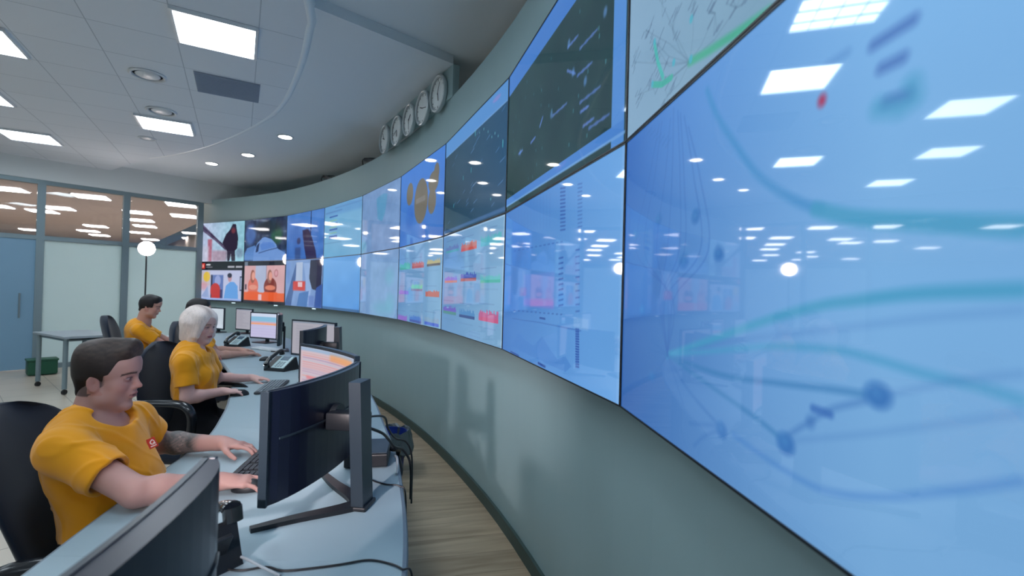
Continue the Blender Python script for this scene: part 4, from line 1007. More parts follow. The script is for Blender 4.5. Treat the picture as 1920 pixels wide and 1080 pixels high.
# ------------------------------------------------------------------ office chairs
M_FAB = mat('dark_navy_fabric', (24, 34, 50), rough=.85, spec=.2, sheen=.2, bump=(900, .15)); M_ARM = mat('glossy_armrest', (28, 32, 38), rough=.22, spec=.6)
def chair(label, c, rz, recline=.22, seat_z=.46, back_h=.62, w=.50, arm_dz=0):
    """local +x forward"""
    root = thing('office_chair', label, 'office chair', (c[0], c[1], 0), rz, group='dark office chairs')
    # backrest: tall padded shell with a rounded top, curved round the sitter
    bm = bmesh.new(); NY, NZ = 14, 18; F, Bk = [], []
    for j in range(NZ + 1):
        t = j / NZ; z = t * back_h; hw = w / 2 * (.80 + .26 * math.sin(min(1, t * 1.25) * math.pi * .62)) * (1 if t < .62 else math.sqrt(max(0, 1 - ((t - .62) / .385) ** 2.2)) * 1.0)
        hw = max(hw, .03)
        rf, rb = [], []
        for i in range(NY + 1):
            u = -1 + 2 * i / NY; y = u * hw; x = .055 * u * u - .035 * math.sin(t * math.pi) * 0 - z * math.tan(recline) + .035 * math.sin(t * 2.6)
            th = .065 * (1 - abs(u) ** 4) * (1 - max(0, (t - .75) / .25) ** 3 * .8) + .016
            rf.append(bm.verts.new((x + th / 2, y, z))); rb.append(bm.verts.new((x - th / 2, y, z)))
        F.append(rf); Bk.append(rb)
    for j in range(NZ):
        for i in range(NY):
            bm.faces.new((F[j][i], F[j][i + 1], F[j + 1][i + 1], F[j + 1][i])); bm.faces.new((Bk[j][i + 1], Bk[j][i], Bk[j + 1][i], Bk[j + 1][i + 1]))
        bm.faces.new((F[j][0], F[j + 1][0], Bk[j + 1][0], Bk[j][0])); bm.faces.new((F[j + 1][NY], F[j][NY], Bk[j][NY], Bk[j + 1][NY]))
    for i in range(NY):
        bm.faces.new((F[0][i + 1], F[0][i], Bk[0][i], Bk[0][i + 1])); bm.faces.new((F[NZ][i], F[NZ][i + 1], Bk[NZ][i + 1], Bk[NZ][i]))
    for v in bm.verts: v.co += Vector((-.245, 0, seat_z + .03))
    b_ = MB().bm(bm, True).build('backrest', M_FAB, root); sb = b_.modifiers.new('soft', 'SUBSURF'); sb.levels = 1; sb.render_levels = 1
    MB().box((0, 0, seat_z - .035), (.50, .50, .085), bev=.04, seg=4, smooth=True).build('seat', M_FAB, root)
    MB().box((-.02, 0, seat_z - .095), (.34, .30, .03), bev=.01).build('seat_plate', M_BLACK, root)
    MB().tube(catmull([(-.10, 0, seat_z - .10), (-.27, 0, seat_z - .06), (-.315, 0, seat_z + .08), (-.355, 0, seat_z + .26)], 6), .022, seg=10, scale=(1.8, .7)).build('back_bracket', M_BLACK, root)
    for sy in (-1, 1):
        P = catmull([(-.20, sy * .235, seat_z - .065), (-.245, sy * .285, seat_z + .05), (-.245, sy * .295, seat_z + .165 + arm_dz), (-.17, sy * .295, seat_z + .205 + arm_dz), (0.0, sy * .295, seat_z + .215 + arm_dz), (.12, sy * .295, seat_z + .200 + arm_dz), (.165, sy * .295, seat_z + .12 + arm_dz), (.13, sy * .285, seat_z + .02), (.06, sy * .24, seat_z - .065)], 6)
        MB().tube(P, .017, seg=10, scale=(1.5, .8)).build('armrest', M_ARM, root)
    MB().tube([(0, 0, .10), (0, 0, seat_z - .11)], .028, seg=16).build('gas_column', M_BLACK, root)
    MB().tube([(0, 0, .055), (0, 0, .13)], .045, seg=16).build('hub', M_BLACK, root)
    for k in range(5):
        a = k * 2 * math.pi / 5 + .3; ca_, sa_ = math.cos(a), math.sin(a)
        l = MB().tube([(ca_ * .03, sa_ * .03, .105), (ca_ * .29, sa_ * .29, .075)], [.028, .016], seg=8).build('base_leg', M_BLACK, root)
        cs = MB().tube([(ca_ * .29 - sa_ * -.022, sa_ * .29 + ca_ * -.022, .028), (ca_ * .29 + sa_ * -.022, sa_ * .29 + ca_ * .022, .028)], .028, seg=14); cs.tube([(ca_ * .29, sa_ * .29, .03), (ca_ * .29, sa_ * .29, .078)], .008, seg=8)
        cs.build('caster', M_BLACK, l)
    return root
CH = {}
CH['man'] = chair('dark office chair of the tattooed man, tall back at the left picture edge', (-1.325, 1.74), math.radians(11), recline=.38, back_h=.55, w=.45, arm_dz=-.05)
CH['woman'] = chair('dark office chair of the blonde woman, rounded back between her and the man', (-2.00, 3.12), math.radians(-2), recline=.13, back_h=.60, arm_dz=.09)
CH['third'] = chair('dark office chair hidden behind the blonde woman', (-2.92, 4.66), math.radians(16), recline=.10)
CH['fourth'] = chair('dark office chair with its back towards the white glass panels, farthest away', (-4.02, 5.28), math.radians(30), recline=.20)

# ------------------------------------------------------------------ table, green box and lamp by the partition
tq = [on_z(x, y, .75)[:2] for x, y in [(61, 622), (120, 632), (225, 627), (168, 617)]]
tq[3] = tq[0] + (tq[2] - tq[1]) * 1.0
tb = thing('folding_table', 'grey table on castors standing in front of the frosted glass', 'table', (tq[0][0], tq[0][1], 0)); o_ = np.array([tq[0][0], tq[0][1]])
MB().prism([tuple(p - o_) for p in tq], .722, .75).build('tabletop', mat('table_grey', (150, 160, 166), rough=.5), tb)
cen = sum(tq) / 4
for p in tq:
    q = cen + (p - cen) * .84 - o_
    lg = MB().tube([(q[0], q[1], .07), (q[0], q[1], .722)], .027, seg=14).build('leg', M_ALU, tb)
    MB().tube([(q[0] - .015, q[1], .032), (q[0] + .015, q[1], .032)], .032, seg=14).tube([(q[0], q[1], .03), (q[0], q[1], .075)], .012, seg=8).build('castor', M_BLACK, lg)
MB().prism([tuple(cen + (p - cen) * .82 - o_) for p in tq], .68, .70).build('under_frame', M_ALU, tb)
gb = thing('storage_box', 'dark green box on the floor under the grey table', 'box', tuple(on_z(78, 702, .0)[:2] * 1.0) + (0,), math.radians(50))
MB().box((0, 0, .12), (.34, .26, .22), bev=.02).build('box_body', mat('dark_green_plastic', (30, 84, 62), rough=.5), gb)
MB().box((0, 0, .235), (.36, .28, .03), bev=.008).build('lid', mat('dark_green_plastic', (30, 84, 62)), gb)
lp = on_y(275, 466, 8.45)
ls = thing('light_stand', 'round studio lamp glowing white on a thin black stand behind the fourth operator', 'studio lamp', (lp[0], lp[1], 0))
dz_ = np.array([-lp[0], -lp[1], 0]); dz_ = dz_ / np.linalg.norm(dz_)
z_ = lp[2]
MB().tube([(0, 0, .25), (0, 0, z_ - .1)], .012, seg=10).tube([(0, 0, .9), (0, 0, .96)], .02, seg=10).build('pole', M_BLACK, ls)
for k in range(3):
    a = k * 2.094 + .4; MB().tube([(0, 0, .55), (math.cos(a) * .38, math.sin(a) * .38, .012)], .009, seg=8).build('leg', M_BLACK, ls)
hd_ = dz_ + np.array([.25, -.12, -.04])
MB().lathe([(.001, -.02), (.118, -.02), (.122, .01), (.10, .045), (.001, .06)], c=(0, 0, z_), axis=hd_, seg=32).build('glowing_bulb_dome', mat('lit_dome', (255, 255, 255), emit=((255, 240, 235), LAMP_L)), ls)
MB().lathe([(.001, -.09), (.06, -.08), (.126, -.025), (.129, -.018), (.001, -.022)], c=(0, 0, z_), axis=hd_, seg=32).build('lamp_housing', M_BLACK, ls)
# ------------------------------------------------------------------ smooth bodies: distance fields turned into one closed surface
def V3(*a): return np.array(a, float)
def nrmz(v): v = np.array(v, float); return v / (np.linalg.norm(v) + 1e-12)
def smin(a, b, k):
    if k <= 0: return np.minimum(a, b)
    h = np.clip(0.5 + 0.5 * (b - a) / k, 0, 1)
    return b * (1 - h) + a * h - k * h * (1 - h)
def smax(a, b, k): return -smin(-a, -b, k)
def cap(a, b, ra, rb=None):
    a = np.array(a, float); b = np.array(b, float); rb = ra if rb is None else rb
    ba = b - a; L = ba @ ba + 1e-12
    def f(P):
        t = np.clip(((P - a) @ ba) / L, 0, 1)
        return np.linalg.norm(P - a - t[:, None] * ba, axis=1) - (ra + (rb - ra) * t)
    return f
def ell(c, r, R=None):
    c = np.array(c, float); r = np.array(r, float)
    def f(P):
        q = P - c
        if R is not None: q = q @ R          # columns of R are the axes
        k0 = np.linalg.norm(q / r, axis=1); k1 = np.linalg.norm(q / (r * r), axis=1) + 1e-9
        return k0 * (k0 - 1) / k1
    return f
def half(p, n):
    p = np.array(p, float); n = nrmz(n)
    return lambda P: (P - p) @ n
def rbox(c, h, R, r):
    c = np.array(c, float); h = np.array(h, float) - r
    def f(P):
        q = np.abs((P - c) @ R) - h
        return np.linalg.norm(np.maximum(q, 0), axis=1) + np.minimum(q.max(1), 0) - r
    return f
class SDF:
    """ops: ('u',f,k) union, ('s',f,k) subtract, ('i',f,k) intersect, ('d',g) displace"""
    def __init__(s): s.ops = []
    def u(s, f, k=0.0): s.ops.append(('u', f, k)); return s
    def s_(s, f, k=0.0): s.ops.append(('s', f, k)); return s
    def i(s, f, k=0.0): s.ops.append(('i', f, k)); return s
    def d(s, g): s.ops.append(('d', g, 0)); return s
    def __call__(s, P):
        d = None
        for o, f, k in s.ops:
            if o == 'd': d = d + f(P); continue
            v = f(P)
            if d is None: d = v
            elif o == 'u': d = smin(d, v, k)
            elif o == 's': d = smax(d, -v, k)
            else: d = smax(d, v, k)
        return d
def surface(f, lo, hi, h):
    """surface nets of f==0, sparse in blocks; returns V,Q"""
    B = 8
    lo = np.array(lo, float); hi = np.array(hi, float)
    nb = np.maximum(1, np.ceil((hi - lo) / h / B).astype(int)); n = nb * B
    bi = np.stack(np.meshgrid(*[np.arange(k) for k in nb], indexing='ij'), -1).reshape(-1, 3)
    cen = lo + (bi * B + (B - 1) / 2) * h
    dc = np.concatenate([f(c) for c in np.array_split(cen, max(1, len(cen) // 200000))])
    D = np.repeat(np.repeat(np.repeat(dc.reshape(nb).astype(np.float32), B, 0), B, 1), B, 2)
    act = np.abs(dc) < B * h * 1.35
    off = np.stack(np.meshgrid(*[np.arange(B)] * 3, indexing='ij'), -1).reshape(-1, 3)
    ab = bi[act]
    for ch in np.array_split(ab, max(1, len(ab) // 400)):
        if not len(ch): continue
        P = lo + ((ch[:, None, :] * B + off[None]) * h).reshape(-1, 3)
        v = f(P).astype(np.float32).reshape(len(ch), B, B, B)
        for q, (i, j, k) in enumerate(ch):
            D[i * B:i * B + B, j * B:j * B + B, k * B:k * B + B] = v[q]
    ins = D < 0
    c = np.zeros(tuple(n - 1), np.int8)
    for dx in (0, 1):
        for dy in (0, 1):
            for dz in (0, 1):
                c += ins[dx:n[0] - 1 + dx, dy:n[1] - 1 + dy, dz:n[2] - 1 + dz]
    cells = np.argwhere((c > 0) & (c < 8))
    vid = np.full(tuple(n - 1), -1, np.int32); vid[tuple(cells.T)] = np.arange(len(cells))
    acc = np.zeros((len(cells), 3)); cnt = np.zeros(len(cells))
    cor = [(a, b, cc) for a in (0, 1) for b in (0, 1) for cc in (0, 1)]
    val = {q: D[cells[:, 0] + q[0], cells[:, 1] + q[1], cells[:, 2] + q[2]] for q in cor}
    for q in cor:
        for ax in range(3):
            if q[ax] == 0:
                r = list(q); r[ax] = 1; r = tuple(r)
                a, b = val[q], val[r]; m = (a < 0) != (b < 0)
                t = np.where(m, a / (a - b + 1e-12), 0)
                p = np.array(q, float)[None] + np.zeros((len(cells), 3)); p[:, ax] += t
                acc[m] += p[m]; cnt[m] += 1
    V = lo + (cells + acc / cnt[:, None]) * h
    Q = []
    for ax in range(3):
        sl0 = [slice(1, None)] * 3; sl0[ax] = slice(0, n[ax] - 1)
        a = ins; 
        A0 = [slice(None)] * 3; A1 = [slice(None)] * 3; A0[ax] = slice(0, n[ax] - 1); A1[ax] = slice(1, n[ax])
        e = np.argwhere(a[tuple(A0)] != a[tuple(A1)])
        o1, o2 = [x for x in range(3) if x != ax]
        e = e[(e[:, o1] > 0) & (e[:, o2] > 0) & (e[:, o1] < n[o1] - 1) & (e[:, o2] < n[o2] - 1)]
        flip = a[tuple(e.T)]
        def at(d1, d2):
            g = e.copy(); g[:, o1] -= d1; g[:, o2] -= d2; return vid[tuple(g.T)]
        q = np.stack([at(1, 1), at(0, 1), at(0, 0), at(1, 0)], 1)
        if ax == 1: flip = ~flip
        q[~flip] = q[~flip][:, ::-1]
        Q.append(q)
    Q = np.concatenate(Q); Q = Q[(Q >= 0).all(1)]
    return V, Q
def smooth_v(V, Q, it=2, lam=0.5):
    E = np.concatenate([Q[:, [0, 1]], Q[:, [1, 2]], Q[:, [2, 3]], Q[:, [3, 0]]])
    for _ in range(it):
        s = np.zeros_like(V); c = np.zeros(len(V))
        for a, b in ((0, 1), (1, 0)):
            for k in range(3): s[:, k] += np.bincount(E[:, a], V[E[:, b], k], minlength=len(V))
            c += np.bincount(E[:, a], minlength=len(V))
        V = V + lam * (s / np.maximum(c, 1)[:, None] - V)
    return V
def sdf_obj(name, f, lo, hi, h, material, parent=None, origin=(0, 0, 0), color=None, smooth=1):
    V, Q = surface(f, lo, hi, h)
    V = smooth_v(V, Q, smooth)
    me = bpy.data.meshes.new(name)
    mesh_from_np(me, V - np.array(origin), Q)
    if color is not None:
        c = np.clip(color(V), 0, 255) / 255.0
        set_col(me, np.where(c <= 0.04045, c / 12.92, ((c + 0.055) / 1.055) ** 2.4))
    me.polygons.foreach_set('use_smooth', np.ones(len(me.polygons), bool))
    me.materials.append(material)
    o = bpy.data.objects.new(name, me); COL.objects.link(o)
    if parent is not None: o.parent = parent
    return o

# ------------------------------------------------------------------ people
SK = lambda name, tint: tint
def frame(az, pitch=0.0, roll=0.0):
    """columns forward, left, up"""
    f = V3(math.cos(az) * math.cos(pitch), math.sin(az) * math.cos(pitch), math.sin(pitch))
    l = V3(-math.sin(az), math.cos(az), 0)
    u = np.cross(f, l)
    if roll: l, u = l * math.cos(roll) + u * math.sin(roll), u * math.cos(roll) - l * math.sin(roll)
    return np.stack([f, l, u], 1)
def hand_ops(S, wrist, fdir, up, side, curl=(0.35, 0.5, 0.4), spread=0.06, s=1.0, lift=0.0, thumb=(0.55, -0.25), fscale=1.0):
    """wrist position, finger direction, back-of-hand normal; side +1: thumb on the left of the fingers"""
    f = nrmz(fdir); u = nrmz(np.array(up) - np.dot(up, f) * f); l = np.cross(u, f) * side
    w = np.array(wrist, float)
    R = np.stack([f, l, u], 1)
    pc = w + f * 0.052 * s
    S.u(cap(w - f * .01, w + f * .03 * s, 0.024 * s, 0.024 * s), 0.02)
    S.u(ell(pc, (0.052 * s, 0.040 * s, 0.0155 * s), R), 0.018)
    S.u(cap(pc + f * .028 * s + l * .026 * s, pc + f * .024 * s - l * .028 * s, 0.0115 * s, 0.010 * s), 0.012)
    L = [0.070, 0.079, 0.073, 0.058]; ys = [0.028, 0.0095, -0.0095, -0.0275]; r0 = [.0088, .009, .0086, .0076]
    for q in range(4):
        b = pc + f * (0.036 - 0.003 * abs(q - 1)) * s + l * ys[q] * s + u * 0.001
        an = spread * (1.2 - q)
        d0 = f * math.cos(an) + l * math.sin(an)
        ang = lift
        ch = []; p = b
        for j, fr in enumerate((0.46, 0.31, 0.23)):
            ang -= curl[j] * (1 + 0.10 * (q - 1))
            d = d0 * math.cos(ang) + u * math.sin(ang)
            e = p + d * L[q] * fr * s * fscale
            ch.append(cap(p, e, r0[q] * s * (1 - .07 * j), r0[q] * s * (0.95 - .1 * j))); p = e
        def fin(P, ch=ch):
            d = ch[0](P)
            for c in ch[1:]: d = smin(d, c(P), 0.003)
            return d
        S.u(fin, 0.004)
    tb = w + f * 0.022 * s + l * 0.026 * s - u * 0.004
    td = nrmz(f * math.cos(thumb[0]) + l * math.sin(thumb[0]) + u * thumb[1])
    t1 = tb + td * 0.042 * s
    td2 = nrmz(td + f * 0.35 - l * .1 + u * (thumb[1] * .3)); t2 = t1 + td2 * 0.034 * s
    t3 = t2 + nrmz(td2 + f * .25) * 0.024 * s
    S.u(cap(tb, t1, 0.0165 * s, 0.0115 * s), 0.014)
    S.u(lambda P: smin(cap(t1, t2, 0.0108 * s, 0.0095 * s)(P), cap(t2, t3, 0.0095 * s, 0.008 * s)(P), .003), 0.005)
    return t3

def head_ops(S, c, R, s, neckbase, female=False, nr=0.052):
    """c: centre between the ears at nose-bridge height; R frame columns; s scale (1 = 0.25 m tall)"""
    def p(x, y, z): return c + R @ (V3(x, y, z) * s)
    E = lambda x, y, z, a, b, d: ell(p(x, y, z), V3(a, b, d) * s, R)
    K = lambda a, b, r1, r2: cap(p(*a), p(*b), r1 * s, r2 * s)
    k = .02 * s
    S.u(E(-.012, 0, .052, .094, .074, .082))
    S.u(E(.030, 0, .025, .060, .064, .085), .03 * s)
    S.u(E(.030, 0, -.045, .052, .050, .060), .03 * s)
    for y in (-1, 1):
        S.u(K((-.012, .052 * y, -.035), (.010, .048 * y, -.075), .018, .017), .03 * s)      # jaw angle
        S.u(K((.010, .048 * y, -.075), (.062, .014 * y, -.104), .018, .014), .025 * s)
        S.u(E(.048, .040 * y, -.026, .030, .024, .028), .022 * s)
        S.u(E(.034, .040 * y, -.062, .030, .022, .026), .022 * s)                       # cheek
    S.u(E(.066, 0, -.103, .019, .020, .015), .02 * s)                                      # chin
    S.u(K((.078, -.026, .026), (.078, .026, .026), .011, .011), .018 * s)                    # brow
    S.u(E(.072, 0, .062, .024, .045, .035), .03 * s)                                       # forehead
    for y in (-1, 1):
        S.s_(E(.094, .031 * y, .006, .018, .019, .012), .014 * s)                          # socket
        S.u(E(.0745, .0305 * y, .006, .0125, .0145, .0125), .002 * s)                          # eyeball with lids
        S.u(K((.083, .017 * y, .013), (.074, .046 * y, .012), .0040, .0035), .005 * s)           # upper lid
    nl = .105 if not female else .101
    S.u(K((.083, 0, .020), (nl - .006, 0, -.018), .0078, .0105), .010 * s)                    # nose
    S.u(E(nl, 0, -.024, .0115, .0110, .0095), .006 * s)
    for y in (-1, 1): S.u(E(nl - .012, .0125 * y, -.029, .0105, .0065, .0075), .005 * s)
    S.u(E(.080, 0, -.052, .014, .026, .022), .015 * s)                                    # mouth mound
    S.u(K((.0915, -.015, -.0535), (.0915, .015, -.0535), .0050, .0050), .005 * s)
    S.u(K((.0965, -.004, -.0515), (.0965, .004, -.0515), .0045, .0045), .006 * s)
    S.u(K((.0905, -.013, -.0655), (.0905, .013, -.0655), .0058, .0058), .005 * s)
    S.s_(K((.1000, -.019, -.0593), (.1000, .019, -.0593), .0042, .0042), .0035 * s)        # mouth line
    S.s_(E(.094, 0, -.080, .010, .022, .007), .008 * s)                                    # under the lip
    for y in (-1, 1):                                                                      # ears
        def ear(P, y=y):
            q = (P - p(-.012, .073 * y, -.012)) @ R / s
            a = .25; x, z = q[:, 0] * math.cos(a) + q[:, 2] * math.sin(a), -q[:, 0] * math.sin(a) + q[:, 2] * math.cos(a)
            yy = q[:, 1] * y - x * -.35
            r = np.sqrt((x / .0185) ** 2 + (z / .031) ** 2)
            o = np.sqrt((np.maximum(r - .80, 0) * .022) ** 2 * 0 + yy ** 2) - .0045
            d = np.maximum((r - 1) * .018, o)
            conc = np.exp(-((x - .004) / .008) ** 2 - ((z + .001) / .014) ** 2)
            return (smax(d, r * .018 - .018, .003) + conc * .0035) * s
        S.u(ear, .004 * s)
    nb = np.array(neckbase, float)
    S.u(E(.018, 0, -.080, .048, .046, .032), .03 * s)
    S.u(cap(p(-.022, 0, -.045), nb, nr * s, nr * s * 1.12), .022 * s)
    return p

def skin_color(base, p, R, c, s, brow=(52, 40, 36), lip=(150, 95, 100), sides=None, eyes=True, extra=None, makeup=0):
    base = np.array(base, float)
    def f(V):
        q = (V - c) @ R / s
        x, y, z = q.T
        col = np.tile(base, (len(V), 1))
        nz = np.sin(V[:, 0] * 61 + np.sin(V[:, 1] * 47) * 2) * np.sin(V[:, 2] * 53 + V[:, 1] * 31)
        col += nz[:, None] * 2.5
        def mix(m, cc, a=1.0):
            m = np.clip(m, 0, 1)[:, None] * a
            col[:] = col * (1 - m) + np.array(cc, float) * m
        head = (np.abs(y) < .1) & (z > -.14) & (z < .16) & (np.abs(x) < .14)
        ay = np.abs(y)
        # cheeks and nose slightly redder
        mix(head * np.exp(-((ay - .045) / .02) ** 2 - ((z + .03) / .022) ** 2) * (x > .02), base * V3(1.0, .86, .86), .5)
        mix(head * np.exp(-((ay) / .014) ** 2 - ((z + .022) / .015) ** 2) * (x > .08), base * V3(1.0, .87, .86), .5)
        ear = head & (ay > .068) & (np.abs(x + .012) < .03) & (np.abs(z + .01) < .045)
        mix(ear, base * V3(.98, .84, .83), .5)
        # brow
        bz = .0265 + .003 * np.cos((ay - .032) / .02) - np.maximum(ay - .040, 0) * .45
        mix(head * (x > .05) * (ay > .012) * (ay < .055) * np.exp(-((z - bz) / .0042) ** 4), brow, .85)
        # lips
        mw = np.clip(1 - (ay / .024) ** 2, 0, 1)
        mix(head * (x > .078) * (ay < .024) * (np.abs(z + .0595) < .0015 + .0105 * mw), lip, .75)
        mix(head * (x > .078) * (ay < .022) * (np.abs(z + .0592) < .0018), np.array(lip) * .45, .8)
        if eyes:
            ex, ez = (ay - .0305), (z - .0058)
            open_ = (np.abs(ex) < .0135) & (np.abs(ez) < .0048 * np.sqrt(np.clip(1 - (ex / .0145) ** 2, 0, 1)))
            m = head & (x > .07) & open_
            mix(m, (165, 158, 162), .85)
            mix(m & (np.hypot(y - np.sign(y) * .0305 - .0015, ez) < .0062), (50, 48, 52))
            mix(head & (x > .068) & (np.abs(ex) < .0155) & (np.abs(ez - .0048 * np.sqrt(np.clip(1 - (ex / .016) ** 2, 0, 1)) - .0012) < .0016 + .0006 * makeup), (45, 32, 32), .85)
            mix(head & (x > .06) & (np.abs(ex) < .017) & (np.abs(ez) < .012), base * V3(.82, .72, .76), .35)
        if sides is not None: sides(col, x, y, z, mix, head)
        if extra is not None: extra(col, V, mix)
        return col
    return f

def fold_noise(dirv, amp, scale, seed=0):
    """soft strands or folds running along dirv"""
    d = nrmz(dirv); a = nrmz(np.cross(d, [0.3, .2, 1])); b = np.cross(d, a)
    rs = np.random.RandomState(seed); ph = rs.rand(6) * 6.28; fr = scale * (0.7 + rs.rand(6) * .9)
    def g(P):
        x, y, z = P @ a, P @ b, P @ d
        v = 0
        for i in range(6):
            an = i * 1.05
            v = v + np.sin((x * math.cos(an) + y * math.sin(an)) * fr[i] + np.sin(z * fr[i] * .35 + ph[i]) * 1.3 + ph[i] * 2)
        return v / 6 * amp
    return g
def creases(amp, seed, dirs, wl=.085, width=.16):
    """narrow raised cloth folds: each dir is the run of one family"""
    rs = np.random.RandomState(seed); fam = []
    for d in dirs:
        d = nrmz(d); a = nrmz(np.cross(d, [.31, .17, .93])); b = np.cross(d, a)
        fam.append((a, b, d, rs.rand(8) * 6.28))
    def g(P):
        out = np.zeros(len(P))
        for a, b, d, ph in fam:
            x, y, z = P @ a, P @ b, P @ d
            k = 2 * math.pi / wl
            w = x + .8 * y + .018 * np.sin(z * 17 + ph[0]) + .012 * np.sin(z * 31 + y * 23 + ph[1]) + .02 * np.sin(y * 13 + ph[2])
            n = np.sin(w * k * .5 + ph[3])
            gate = np.clip(.5 + .9 * np.sin(z * 11 + x * 9 + ph[4]) * np.sin(y * 12 + z * 5 + ph[5]), 0, 1)
            out += np.exp(-(n / (width * 1.8)) ** 2) * gate
        return -out * amp
    return g
# ------------------------------------------------------------------ the four operators
SHIRT = (236, 158, 30)
def skin_m(): return attr_mat('skin', rough=0.52, spec=0.35, sss=0.12, bump=(900, 0.05))
def shirt_m(): return attr_mat('orange_cotton', rough=0.9, spec=0.15, sheen=0.25, bump=(1400, 0.12))
def shirt_col(base=SHIRT):
    base = np.array(base, float)
    def f(V):
        n = np.sin(V[:, 0] * 33 + V[:, 2] * 21) * np.sin(V[:, 1] * 29 - V[:, 2] * 17)
        return base[None] * (1 + .02 * n[:, None])
    return f
def person(name, label, P, az, head, headR, s, sh_r, sh_l, el_r, el_l, wr_r, wr_l, hand_r, hand_l, chest, neckb,
           skin, hair_fn, hair_rgb, h=0.004, girth=1.0, female=False, sides=None, group=None, brow=(52, 40, 36), lip=(150, 95, 100),
           knee_fwd=0.42, arm_r=1.0, shirt_seed=1, tattoo=None, eyes=True, skin_extra=None, makeup=0, legs=True, chest_r=None):
    P, chest, neckb, head = [np.array(q, float) for q in (P, chest, neckb, head)]
    F_ = V3(math.cos(az), math.sin(az), 0); L_ = V3(-math.sin(az), math.cos(az), 0); U_ = V3(0, 0, 1)
    root = thing(name, label, 'person', tuple(P[:2]) + (0.0,), group=group)
    org = (P[0], P[1], 0.0)
    g = girth
    TR = np.stack([F_, L_, U_], 1)
    tax = nrmz(chest - P); TR2 = np.stack([nrmz(np.cross(L_, tax)), L_, tax], 1)
    # body: head, neck, arms, hands, trunk, legs as one surface
    S = SDF()
    head_ops(S, head, headR, s, neckb, female, nr=.064 if not female else .045)
    a = arm_r
    S.u(ell(chest, V3(.085 * g, .135 * g, .16), TR2), .03)
    S.u(cap(neckb - U_ * .03, chest, .055, .08), .05)
    S.u(cap(chest, P, .09 * g, .10 * g), .06)
    for sh, elb, wr in ((sh_r, el_r, wr_r), (sh_l, el_l, wr_l)):
        sh, elb, wr = map(np.array, (sh, elb, wr))
        S.u(cap(chest + U_ * .07, sh, .05, .045), .04)
        S.u(cap(sh, elb, .047 * a, .040 * a), .03)
        mid = elb + (wr - elb) * .28
        S.u(cap(elb, mid, .038 * a, .040 * a), .02)
        S.u(cap(mid, wr, .040 * a, .0255 * a), .02)
    for (wr, hd) in ((wr_r, hand_r), (wr_l, hand_l)): hand_ops(S, wr, **hd)
    foot = []
    if legs:
        for y in (-1, 1):
            hip = P + L_ * .095 * y * g - U_ * .01; kn = P + F_ * knee_fwd + L_ * .13 * y - U_ * .02
            kn[2] = .50; an = kn + F_ * (.04 if y > 0 else -.05); an[2] = .10
            foot.append((hip, kn, an))
            S.u(cap(hip, kn, .065, .045), .04); S.u(cap(kn, an, .045, .032), .02)
            S.u(cap(an - U_ * .04, an + F_ * .13 - U_ * .06, .028, .022), .03)
    pts = np.array([head + 0.2, head - .2, P + .25, P - .25, wr_r, wr_l, el_r, el_l] + ([f[1] for f in foot] + [f[2] + F_ * .16 for f in foot] if legs else []))
    lo, hi = pts.min(0) - .17, pts.max(0) + .17; lo[2] = 0.0
    cf = skin_color(skin, None, headR, head, s, brow=brow, lip=lip, sides=sides, eyes=eyes, extra=skin_extra, makeup=makeup)
    body = sdf_obj('body', S, lo, hi, h, skin_m(), root, org, cf, smooth=1)
    # t-shirt
    T = SDF()
    cr_ = chest_r or (.118, .172, .185)
    T.u(ell(chest, V3(cr_[0] * g, cr_[1] * g, cr_[2]), TR2))
    T.u(ell((chest + P) / 2 + F_ * .01, V3(.135 * g, .162 * g, .20), TR2), .05)
    T.u(ell(P + U_ * .03, V3(.15 * g, .18 * g, .12), TR2), .06)
    T.u(cap(neckb - U_ * .055, neckb - U_ * .09, .070 * g, .10 * g), .05)
    if female:
        for y in (-1, 1): T.u(ell(chest + F_ * .085 + L_ * .062 * y - U_ * .035, V3(.052, .060, .055), TR), .05)
    for k, (sh, elb) in enumerate(((sh_r, el_r), (sh_l, el_l))):
        sh, elb = np.array(sh, float), np.array(elb, float); d = nrmz(elb - sh); Ls = np.linalg.norm(elb - sh)
        cut = sh + d * Ls * (.62 if not female else .66)
        sl = SDF().u(cap(sh, sh + d * Ls, .0635 * a, .0635 * a)).i(half(cut, d), .004)
        T.u(cap(chest + U_ * .06, sh, .088, .058 * a), .05)
        T.u(sl, .03)
        T.s_(SDF().u(cap(sh + d * Ls * .3, sh + d * (Ls + .03), .050 * a, .053 * a)).i(half(sh + d * Ls * .4, -d), .01), .004)
        T.i(SDF().u(half(cut, d)).i(lambda P_, sh=sh, d=d, Ls=Ls: np.linalg.norm(P_ - (sh + d * Ls * .8), axis=1) - .14), 0) if False else None
    # neck opening
    nd = nrmz(neckb - head)
    T.s_(ell(neckb + F_ * .055 - U_ * .005, V3(.060, .080, .050) * g, TR), .02)
    T.s_(cap(head, neckb - U_ * .02 + F_ * .022, .058 * g if not female else .050, .072 * g if not female else .068), .006)
    hem = P - U_ * (.06 if not female else -.165)
    T.i(half(hem, -U_), .006)
    cz = creases(.0045, shirt_seed, [L_ * .3 + U_ * .9, F_ * .7 + U_ * .6 + L_ * .2, F_ * .8 - U_ * .5], .11)
    fn1 = fold_noise(L_ * .5 + U_ * .9 + F_ * .3, .004, 45, shirt_seed); fn2 = fold_noise(L_ + U_ * .2 - F_ * .4, .003, 60, shirt_seed + 5)
    T.d(lambda Q: fn1(Q) + fn2(Q) + cz(Q) * np.clip(.35 + 2.5 * np.abs(Q[:, 2] - chest[2]) / .2, .3, 1))
    pts = np.array([sh_r, sh_l, P, chest, el_r, el_l])
    lo, hi = pts.min(0) - .24, pts.max(0) + .24
    shirt = sdf_obj('t_shirt', T, lo, hi, h, shirt_m(), root, org, shirt_col(), smooth=2)
    # hair
    hp = lambda x, y, z: head + headR @ (V3(x, y, z) * s)
    Hs, hcol = hair_fn(head, headR, s, hp)
